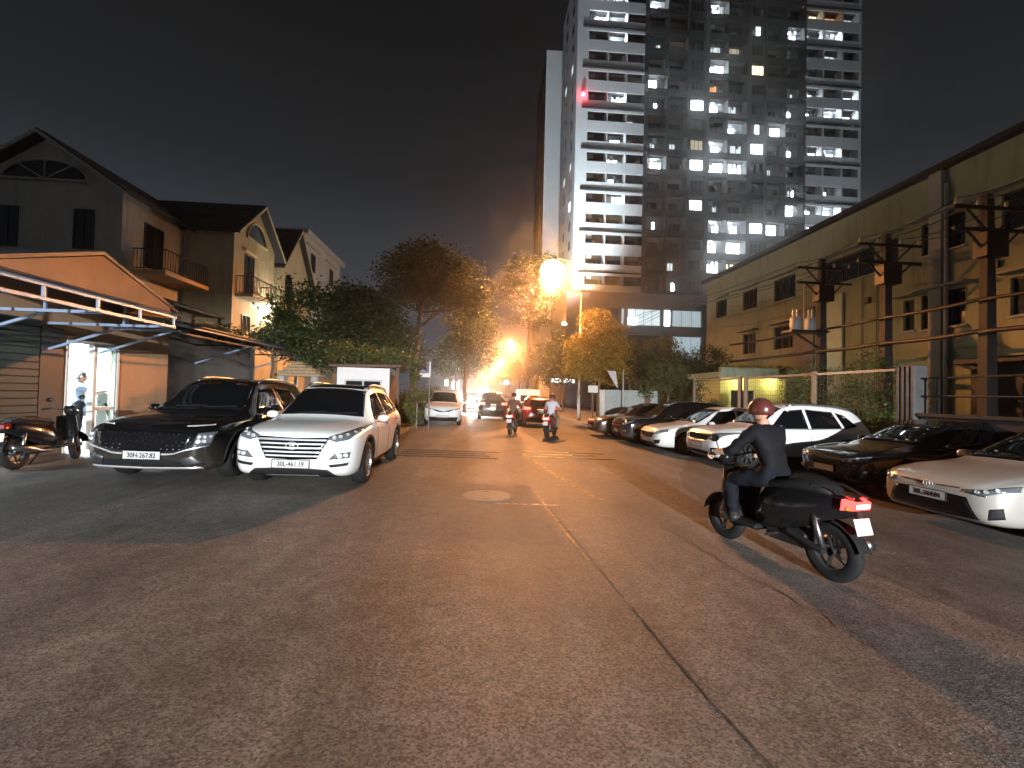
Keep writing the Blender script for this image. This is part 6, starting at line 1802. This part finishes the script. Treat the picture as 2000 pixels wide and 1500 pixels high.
tree('street_tree', 'dense brown tree beyond the lamp post on the right pavement', 7.8, 42.0, [(0,0,0), (0,0,2.5), (.05,0,4.4)],
     [(0,0,5.9,2.0,1.9,1.6), (-1.4,.1,4.6,1.7,1.6,1.3), (1.3,0,4.6,1.7,1.6,1.3), (-.4,0,3.4,2.0,1.6,1.0)], 11000, .20, 'leaf_dark', .14, 35)
tree('street_tree', 'tall airy tree behind the main lamp, left of the tower', 5.6, 52.0, [(0,0,0), (0,0,6), (.3,0,13)],
     [(-.6,0,15.6,2.6,2.2,1.8), (1.4,0,16.4,2.0,2.0,1.5), (-2.2,0,13.6,2.0,2.0,1.5), (1.2,0,13.0,2.2,2.0,1.5), (.2,0,10.6,2.4,2.0,1.4)], 9000, .26, 'leaf_dark', .22, 36)
tree('street_tree', 'low dark tree among the right-hand fence shrubs', 10.4, 24.5, [(0,0,0), (0,0,1.2), (.05,0,2.4)],
     [(0,0,2.9,1.1,1.0,.8), (-.9,.1,2.2,1.0,.9,.7), (1.0,0,2.1,1.0,.9,.7)], 5500, .13, 'leaf_mid', .08, 37)
for i, (s_, t_, h_) in enumerate([(-2.2, 48, 7.5), (-3.0, 62, 9.0), (-3.4, 80, 9.0), (-4.5, 104, 10.0), (8.4, 66, 9.0), (8.0, 88, 9.0), (8.6, 115, 10.0), (-8.5, 50, 9.0), (-13, 62, 10.0), (-16, 85, 10), (14, 54, 8.0), (20, 60, 8.0), (27, 62, 8)]):
    k = h_/8.0
    tree('distant_tree', ['distant tree on the left side of the street, nearest', 'distant tree on the left, second along the street', 'distant tree on the left, third along the street', 'distant tree on the left, last before the bend', 'distant tree on the right pavement, nearest', 'distant tree on the right pavement, middle', 'distant tree on the right pavement, last', 'distant tree behind the left pavement trees', 'distant tree far left beyond the pale house', 'distant tree farthest left beyond the houses', 'tree in front of the tower podium, left', 'tree in front of the tower podium, middle', 'tree in front of the tower podium, right'][i],
         s_, t_, [(0,0,0), (0,0,2*k), (.1,0,4.5*k)], [(0,0,6.2*k,2.0*k,1.9*k,1.6*k), (-1.2*k,.1,4.8*k,1.7*k,1.6*k,1.3*k), (1.2*k,0,4.9*k,1.7*k,1.6*k,1.3*k)], 3200, .34, 'leaf_dark', .15, 50 + i, group='trees down the street')
# vines on the fence
for i, (s_, t_, z_) in enumerate([(10.6, 18.9, 1.0), (10.7, 14.2, 1.3), (10.9, 12.2, 1.4), (10.8, 21.2, 1.5), (14.2, 19.0, 3.0), (14.6, 16.2, 3.2)]):
    tree('shrub', ['shrub behind the wire fence, middle panel', 'tall shrub at the fence gate posts', 'dark shrub behind the fence near the grey post', 'shrub at the far end of the wire fence', 'high shrub at the foot of the far utility pole', 'high shrub at the foot of the middle utility pole'][i], s_, t_, [(0,0,0), (.05,0,.5), (.1,0,z_*.7)],
         [(0,0,z_*.8,.9,1.0,z_*.35), (.3,.8,z_*.6,.7,.8,z_*.35), (0,-.8,z_*.55,.7,.8,z_*.35)], 3000, .11, 'leaf_green', .04, 70 + i, cat='shrub', group='shrubs behind the fence')
# planting along the guard house roof
pr = thing('roof_plants', 'strip of pale green plants along the guard house roof edge', 'plants', road_pt(14.9, 23.7, 3.2), ROAD)
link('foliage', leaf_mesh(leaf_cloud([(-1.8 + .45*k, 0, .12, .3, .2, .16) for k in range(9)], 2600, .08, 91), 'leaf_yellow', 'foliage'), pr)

# ------------------------------------------------------------------ street furniture
mat('galv', (.34, .35, .36), .45, metal=.6, var=.15, vscale=6)
mat('pier_grey', (.09, .09, .09), .6, metal=.3, var=.2, vscale=6)
mat('concrete_pole', (.030, .029, .026), .8, var=.2, vscale=3, bump=.3, bscale=20)
mat('ceramic', (.55, .50, .33), .3)
mat('cable', (.010, .010, .010), .6)
mat('fence_tan', (.20, .145, .10), .6, var=.15, vscale=5)
mat('wire_mesh', (.025, .025, .022), .7)
mat('sign_blue', (.05, .045, .16), .5)
mat('sign_white', (.62, .58, .52), .5, var=.06, vscale=8)
mat('booth_grey', (.30, .33, .31), .5, var=.12, vscale=5, dirt=(.18, .18, .16))
mat('banner', (.55, .48, .48), .8, var=.08, vscale=8)
mat('poster_dark', (.14, .06, .04), .6)
emat('sodium_glass', (1.0, .56, .20), 34.0)
emat('sodium_glass_far', (1.0, .58, .22), 60.0)
emat('led_glass', (1.0, .96, .9), 60.0)

def luminaire_nodes(d, power, cut=.05, tilt=1.5, back=.10, shield=(.42, .74), fade=(-.05, .32)):
    """street lantern optics: throws more light sideways than straight down, cut off near the horizontal"""
    d.use_nodes = True
    N, L = d.node_tree.nodes, d.node_tree.links
    N.clear()
    out = N.new('ShaderNodeOutputLight'); em = N.new('ShaderNodeEmission'); tc = N.new('ShaderNodeTexCoord'); sp = N.new('ShaderNodeSeparateXYZ')
    L.new(tc.outputs['Normal'], sp.inputs[0])
    ng = N.new('ShaderNodeMath'); ng.operation = 'MULTIPLY'; ng.inputs[1].default_value = -1; L.new(sp.outputs['Z'], ng.inputs[0])
    mx = N.new('ShaderNodeMath'); mx.operation = 'MAXIMUM'; mx.inputs[1].default_value = .26; L.new(ng.outputs[0], mx.inputs[0])
    pw = N.new('ShaderNodeMath'); pw.operation = 'POWER'; pw.inputs[1].default_value = -tilt; L.new(mx.outputs[0], pw.inputs[0])
    mr = N.new('ShaderNodeMapRange'); mr.interpolation_type = 'SMOOTHSTEP'; mr.inputs[1].default_value = fade[0]; mr.inputs[2].default_value = fade[1]; mr.inputs[3].default_value = cut; mr.inputs[4].default_value = 1.0; L.new(ng.outputs[0], mr.inputs[0])
    mu = N.new('ShaderNodeMath'); mu.operation = 'MULTIPLY'; L.new(pw.outputs[0], mu.inputs[0]); L.new(mr.outputs[0], mu.inputs[1])
    # shield on the house side of the post
    ms = N.new('ShaderNodeMapRange'); ms.interpolation_type = 'SMOOTHSTEP'; ms.inputs[1].default_value = shield[0]; ms.inputs[2].default_value = shield[1]; ms.inputs[3].default_value = 1.0; ms.inputs[4].default_value = back; L.new(sp.outputs['X'], ms.inputs[0])
    m3 = N.new('ShaderNodeMath'); m3.operation = 'MULTIPLY'; L.new(mu.outputs[0], m3.inputs[0]); L.new(ms.outputs[0], m3.inputs[1]); mu = m3
    L.new(mu.outputs[0], em.inputs['Strength']); L.new(em.outputs[0], out.inputs['Surface'])

def street_lamp(label, s, t, color, power, glass, cut=.05, tilt=1.5, arm=1.85, hz=9.3, r=.16, head=1.0, shield=(.42, .74), fade=(-.05, .32)):
    root = thing('street_lamp', label, 'street lamp', on_ground(s, t), ROAD, 'street lamps')
    z = hz - ground_z(s, t)
    MB().tube([(0,0,0), (0,0,.5), (0,0,1.2), (0,0,z - 1.3)], [.11, .105, .085, .055], 12).build('post', 'galv', root, True)
    MB().lathe([(.001, .06), (.19, .06), (.20, .0)], 14, 'Z').build('base_plate', 'galv', root)
    arc = [(-arm*(1 - math.cos(a))*.62, 0, z - 1.3 + (1.25 + .58*head)*math.sin(a)) for a in np.linspace(0, math.pi/2, 9)] + [(-arm*.86, 0, z + .62*head)]
    MB().tube(arc, [.055]*4 + [.048]*3 + [.04]*3, 10).build('arm', 'galv', root, True)
    hx = -arm
    MB().loft([[(hx + .44*c*k + .02, .44*s_*k, z + .02 + .18*k2*head) for c, s_ in [(math.cos(q), math.sin(q)) for q in np.linspace(0, 2*math.pi, 17)[:-1]]] for k, k2 in ((.42, 2.2), (.40, 2.6), (.30, 3.2), (.12, 3.5))], closed=True, caps=True).build('lantern_housing', 'galv', root, True, fix=True)
    b = MB(); rings = []
    for k in range(13):
        a = math.pi*k/12 - math.pi/2
        rings.append([(hx + .55*head*math.cos(a)*math.cos(q) + .02, .42*head*math.cos(a)*math.sin(q), z + .012 -   .50*head*math.sin(a)) for q in np.linspace(0, 2*math.pi, 21)[:-1]])
    b.loft(rings, closed=True, caps=True).build('lantern_bowl', glass, root, True, fix=True)
    d = bpy.data.lights.new('lantern_light', 'POINT'); d.energy = power; d.color = color; d.shadow_soft_size = r
    luminaire_nodes(d, power, cut, tilt, shield=shield, fade=fade)
    l = bpy.data.objects.new('lantern_light', d); COL.objects.link(l); l.parent = root; l.location = (hx, 0, z - .75)
    return root
SOD = (1.0, .37, .10)
street_lamp('blazing sodium street lamp nearest ahead on the right kerb', 6.36, 28.42, SOD, 6600, 'sodium_glass', head=1.45, cut=.03, tilt=1.45, shield=(.54, .80))
for i, (t_, s_) in enumerate(((67.0, 6.5), (105.5, 7.0), (142, 6.2), (195, 4.4))):
    street_lamp(['second sodium street lamp along the right kerb', 'third sodium street lamp along the right kerb', 'fourth sodium street lamp along the right kerb', 'farthest sodium street lamp down the street'][i], s_, t_, SOD, 5200, 'sodium_glass_far', head=.55)
street_lamp('low white street lamp behind the viewer', 3.9, -24.0, (.94, .98, 1.0), 45000, 'led_glass', cut=.0, tilt=.6, shield=(.16, .38), hz=4.6, fade=(-.06, .05))

# utility poles with crossarms, insulators and the transformer deck
def utility_pole(label, s, t, xf=False):
    r = thing('utility_pole', label, 'utility pole', road_pt(s, t, -.14), ROAD, 'utility poles before the factory')
    MB().loft([[(-.20,-.15,0),(.20,-.15,0),(.20,.15,0),(-.20,.15,0)], [(-.11,-.09,8.0),(.11,-.09,8.0),(.11,.09,8.0),(-.11,.09,8.0)]], closed=True, caps=True).build('post', 'concrete_pole', r)
    for z in (7.55, 6.9):
        MB().bar((-1.25, -.13, z), (1.25, -.13, z), .09).build('crossarm', 'steel_dark', r)
        for sg in (-1, 1): MB().bar((sg*.85, -.13, z - .02), (sg*.10, -.12, z - .75), .05).build('arm_brace', 'steel_dark', r)
    MB().box(-.35, .35, -.28, .12, 6.1, 6.8).build('switch_box', 'steel_dark', r)
    for x in (-1.15, -.45, .45, 1.15):
        MB().lathe([(.02,0),(.05,.02),(.035,.05),(.06,.08),(.035,.11),(.055,.14),(.025,.18),(.001,.19)], 10, 'Z', (x, -.13, 7.60)).build('insulator', 'ceramic', r, True)
    if xf:
        MB().box(-1.6, .1, -.35, .35, 4.72, 4.80).build('deck', 'steel_dark', r)
        MB().bar((-1.3, 0, 4.74), (-.1, 0, 4.05), .07).build('deck_brace', 'steel_dark', r)
        for x in (-1.25, -.55):
            MB().lathe([(.001,0),(.20,0),(.22,.03),(.22,.50),(.18,.56),(.001,.58)], 16, 'Z', (x, -.05, 4.81)).build('transformer_tank', 'frame_pale', r, True)
            for dx in (-.08, .08): MB().lathe([(.035,0),(.06,.05),(.04,.1),(.06,.16),(.04,.22),(.055,.28),(.03,.36),(.001,.37)], 10, 'Z', (x + dx, -.05, 5.38)).build('bushing', 'ceramic', r, True)
        MB().tube([(-.9, -.1, 4.8), (-.9, -.1, 7.1)], .03, 8).build('earth_pipe', 'ceramic', r)
    return r
utility_pole('far utility pole carrying two transformers before the factory', 15.0, 19.1, True)
utility_pole('middle utility pole before the factory wall', 15.0, 15.9)
utility_pole('near utility pole before the factory, at the right edge', 15.0, 12.5)
utility_pole('utility pole before the factory, beyond the right edge', 15.0, 9.0)
# cables
def cable(label, pts, r, sag=.15):
    P = []
    for a, b in zip(pts[:-1], pts[1:]):
        for k in range(9):
            f = k/8; p = Vector(a).lerp(Vector(b), f); p.z -= sag*4*f*(1-f); P.append(p)
    o = MB().tube(P, r, 6).build('overhead_cable', 'cable', None, True)
    return tag(o, label, 'cable', 'overhead cables')
ptl = [12.5, 15.9, 19.1]
for k, ds in enumerate((-1.15, -.45, .45, 1.15)):
    pts = [road_pt(15 + ds, 9.0, 7.64)] + [road_pt(15 + ds, t_ - .13, 7.64) for t_ in ptl] + [road_pt(13.6 + ds, 34.0, 8.0 + .12*k), road_pt(11.8 + ds, 58.0, 7.6)]
    cable(['top cable on the outer left insulators of the poles', 'top cable on the inner left insulators of the poles', 'top cable on the inner right insulators of the poles', 'top cable on the outer right insulators of the poles'][k], pts, .016, .22)
for z_, lab, r_ in ((4.72, 'thick upper bundled cable slung between the utility poles', .055), (3.78, 'thick lower bundled cable slung between the utility poles', .075)):
    cable(lab, [road_pt(14.75, 6.0, z_)] + [road_pt(14.75, t_, z_) for t_ in [9.0] + ptl] + [road_pt(14.2, 25.0, z_ - .05)], r_, .05)
for k, (za, zb_) in enumerate(((6.6, 8.8), (5.9, 8.0), (6.9, 9.3))):
    cable(['service cable rising across the factory wall, lowest', 'service cable rising across the factory wall, middle', 'service cable rising across the factory wall, top'][k], [road_pt(15.0, 19.0, za), road_pt(17.8, 34.0 - k, zb_ - 1.0)], .012, .3)
cable('cable swagging above the trees beside the lamp', [road_pt(9.0, 40, 7.0), road_pt(7.0, 58, 7.6)], .02, .4)

# wire fence on steel posts
fe = thing('wire_fence', 'tan steel-framed wire mesh fence behind the parked cars', 'fence', road_pt(10.0, 0, -.14), ROAD)
posts = [20.6, 16.9, 16.5, 13.0]
for p in posts: MB().bbox(-.06, .06, p - .06, p + .06, 0, 2.62, .01).build('post', 'fence_tan', fe)
for a, b in ((20.6, 16.9), (16.5, 13.0)):
    MB().box(-.03, .03, b + .062, a - .062, 2.50, 2.57).build('rail', 'fence_tan', fe); MB().box(-.03, .03, b + .062, a - .062, .30, .36).build('rail', 'fence_tan', fe)
for a, b in ((20.6, 16.9), (16.5, 13.0), (13.0, 10.3)):
    mb = MB(); n = int((a - b)/.12)
    for k in range(1, n): mb.box(-.004, .004, b + (a-b)*k/n - .003, b + (a-b)*k/n + .003, .3, 2.5)
    for k in range(14): mb.box(-.0035, .0035, b + .07, a - .07, .35 + k*.155 - .003, .35 + k*.155 + .003)
    mb.build('mesh_panel', 'wire_mesh', fe)
MB().box(-.03, .03, 10.3, 12.93, 2.50, 2.56).build('rail', 'galv', fe)
fw_ = thing('fence_pier', 'broad ribbed grey metal pier at the end of the wire fence', 'pier', road_pt(10.0, 9.9, -.14), ROAD)
MB().bbox(-.16, .16, -.22, .22, 0, 2.6, .02).build('core', 'pier_grey', fw_)
for k in range(4): MB().box(-.19, -.161, -.20 + k*.12, -.15 + k*.12, 0, 2.58).build('rib', 'pier_grey', fw_)
fw2 = thing('boundary_wall', 'dark low boundary wall behind the nearest parked cars', 'wall', road_pt(10.0, 0, -.14), ROAD)
MB().box(-.1, .1, -8, 9.6, 0, 1.45).build('wall', 'roof_dark', fw2)
MB().box(-.16, .16, -8, 9.65, 1.452, 1.52).build('coping', 'concrete_pole', fw2)
for z_ in (1.9, 2.3): MB().tube([(0, -8, z_), (0, 9.7, z_)], .022, 8).build('rail', 'steel_dark', fw2)
for k in range(7): MB().bar((0, -7.5 + k*2.8, 1.52), (0, -7.5 + k*2.8, 2.32), .04).build('rail_post', 'steel_dark', fw2)
wl_ = thing('wall_light', 'small bright white lamp above the wire fence', 'lamp', road_pt(10.6, 10.55, 2.42), ROAD)
MB().ball((0,0,0), .05).build('bulb', 'spot_white', wl_, True); MB().bar((.0,.0,.05), (-.55,-.05,.05), .03).build('arm', 'steel_dark', wl_)

# booth, banner and notice at the right kerb
bo = thing('site_booth', 'white metal booth with dark poster behind the maroon saloon', 'booth', on_ground(6.9, 24.5, .1), ROAD)
MB().bbox(0, 2.95, 0, 1.6, .12, 1.95, .02).build('cabin', 'booth_grey', bo)
MB().box(2.2, 2.5, -.02, -.003, 1.25, 1.7).build('poster', 'poster_dark', bo)
for x in (.1, 1.9, 2.75): MB().box(x, x + .08, .1, 1.5, -.02, .119).build('skid', 'steel_dark', bo)
mb = MB()
for k in range(6): mb.box(.72 + k*.2, .74 + k*.2, -.012, -.003, .3, 1.8)
mb.build('panel_rib', 'galv', bo)
nb = thing('notice_board', 'small white notice on a post beside the lamp post', 'notice', on_ground(6.15, 24.2, .1), ROAD)
MB().box(-.035, .035, 0, .06, 0, 1.85).build('post', 'wood_brown', nb); MB().box(-.26, .26, -.035, -.003, 1.75, 2.13).build('board', 'sign_white', nb)
bn = thing('banner', 'pale triangular banner hanging by the booth', 'banner', on_ground(7.15, 24.0, .1), ROAD)
MB().add([(-.30,0,2.95), (.18,0.02,2.95), (.30,0,2.05), (.22,.03,2.1), (-.30,.012,2.95), (.18,.03,2.95), (.30,.012,2.05), (.22,.042,2.1)], [(0,3,2,1), (4,5,6,7), (0,1,5,4), (1,2,6,5), (2,3,7,6), (3,0,4,7)]).build('cloth', 'banner', bn)
MB().tube([(-.5, .05, 2.97), (.6, .05, 2.97)], .012, 6).build('cord_bar', 'steel_dark', bn); MB().tube([(.6, .05, -.1), (.6, .05, 3.0)], .025, 8).build('post', 'galv', bn)

# street sign on the left
sg_ = thing('street_sign', 'blue sign with two rows of white lettering above the bushes', 'sign', on_ground(-2.18, 18.9, .1), ROAD + rad(2))
MB().tube([(-.24, .05, -.1), (-.24, .05, 2.65)], .022, 8).build('post', 'galv', sg_); MB().tube([(.24, .05, -.1), (.24, .05, 2.65)], .022, 8).build('post', 'galv', sg_)
MB().box(-.27, .27, -.01, .02, 2.02, 2.66).build('panel', 'sign_white', sg_)
MB().box(-.235, .215, -.018, -.0105, 2.18, 2.64).build('blue_field', 'sign_blue', sg_)
rngs = random.Random(4)
for zr, hh, x0, x1 in ((2.45, .115, -.15, .15), (2.25, .105, -.13, .12)):
    mb = MB(); x = x0
    while x < x1 - .02:
        w = rngs.choice((.014, .018, .022)); kind = rngs.randint(0, 2)
        mb.box(x, x + w*.5, -.024, -.0185, zr, zr + hh)
        if kind: mb.box(x + w*.5, x + w*1.6, -.024, -.0185, zr + (hh*.42 if kind == 1 else 0), zr + (hh*.62 if kind == 1 else hh*.18)); mb.box(x + w*1.6, x + w*2.1, -.024, -.0185, zr, zr + hh)
        x += w*2.1 + .014
    mb.build('lettering', 'sign_white', sg_)
# shop lights far down the street
for i, (s_, t_, z_, c_, w_, h_, lab) in enumerate([(-2.9, 62, 2.6, 'lit_cool_hot', .9, 1.0, 'square white light-box sign far down the left side'), (-4.4, 66, 3.0, 'lit_warm', .5, .9, 'small warm shop light far down the left side'), (5.0, 80, 3.6, 'lit_cool_hot', .8, .6, 'white shop light far down the right side'), (11.5, 62, 3.6, 'lit_cool', 3.4, .5, 'row of pale shop lights beyond the right trees'), (2.0, 150, 2.6, 'lit_cool_hot', 3.0, 1.6, 'glowing shopfront at the end of the street')]):
    sgn = thing('shop_sign', lab, 'sign', road_pt(s_, t_, 0), ROAD, 'lit signs down the street')
    MB().bbox(-w_/2, w_/2, 0, .2, z_ - h_/2, z_ + h_/2, .02).build('light_box', c_, sgn); MB().bar((0, .1, -.1), (0, .1, z_ - h_/2), .1).build('post', 'steel_dark', sgn)
# ------------------------------------------------------------------ hazy night air
hz = MB().box(-440, 440, -330, 480, -2.0, 80).build('haze', None)
hz['kind'] = 'stuff'; hz['label'] = 'thin humid night haze over the street'
hm = bpy.data.materials.new('haze_air'); hm.use_nodes = True
_N, _L = hm.node_tree.nodes, hm.node_tree.links
_N.remove(_N['Principled BSDF'])
pv = _N.new('ShaderNodeVolumePrincipled')
pv.inputs['Color'].default_value = (.95, .95, .96, 1)
pv.inputs['Density'].default_value = .0018
pv.inputs['Anisotropy'].default_value = .945
_L.new(pv.outputs[0], _N['Material Output'].inputs['Volume'])
hz.data.materials.append(hm)
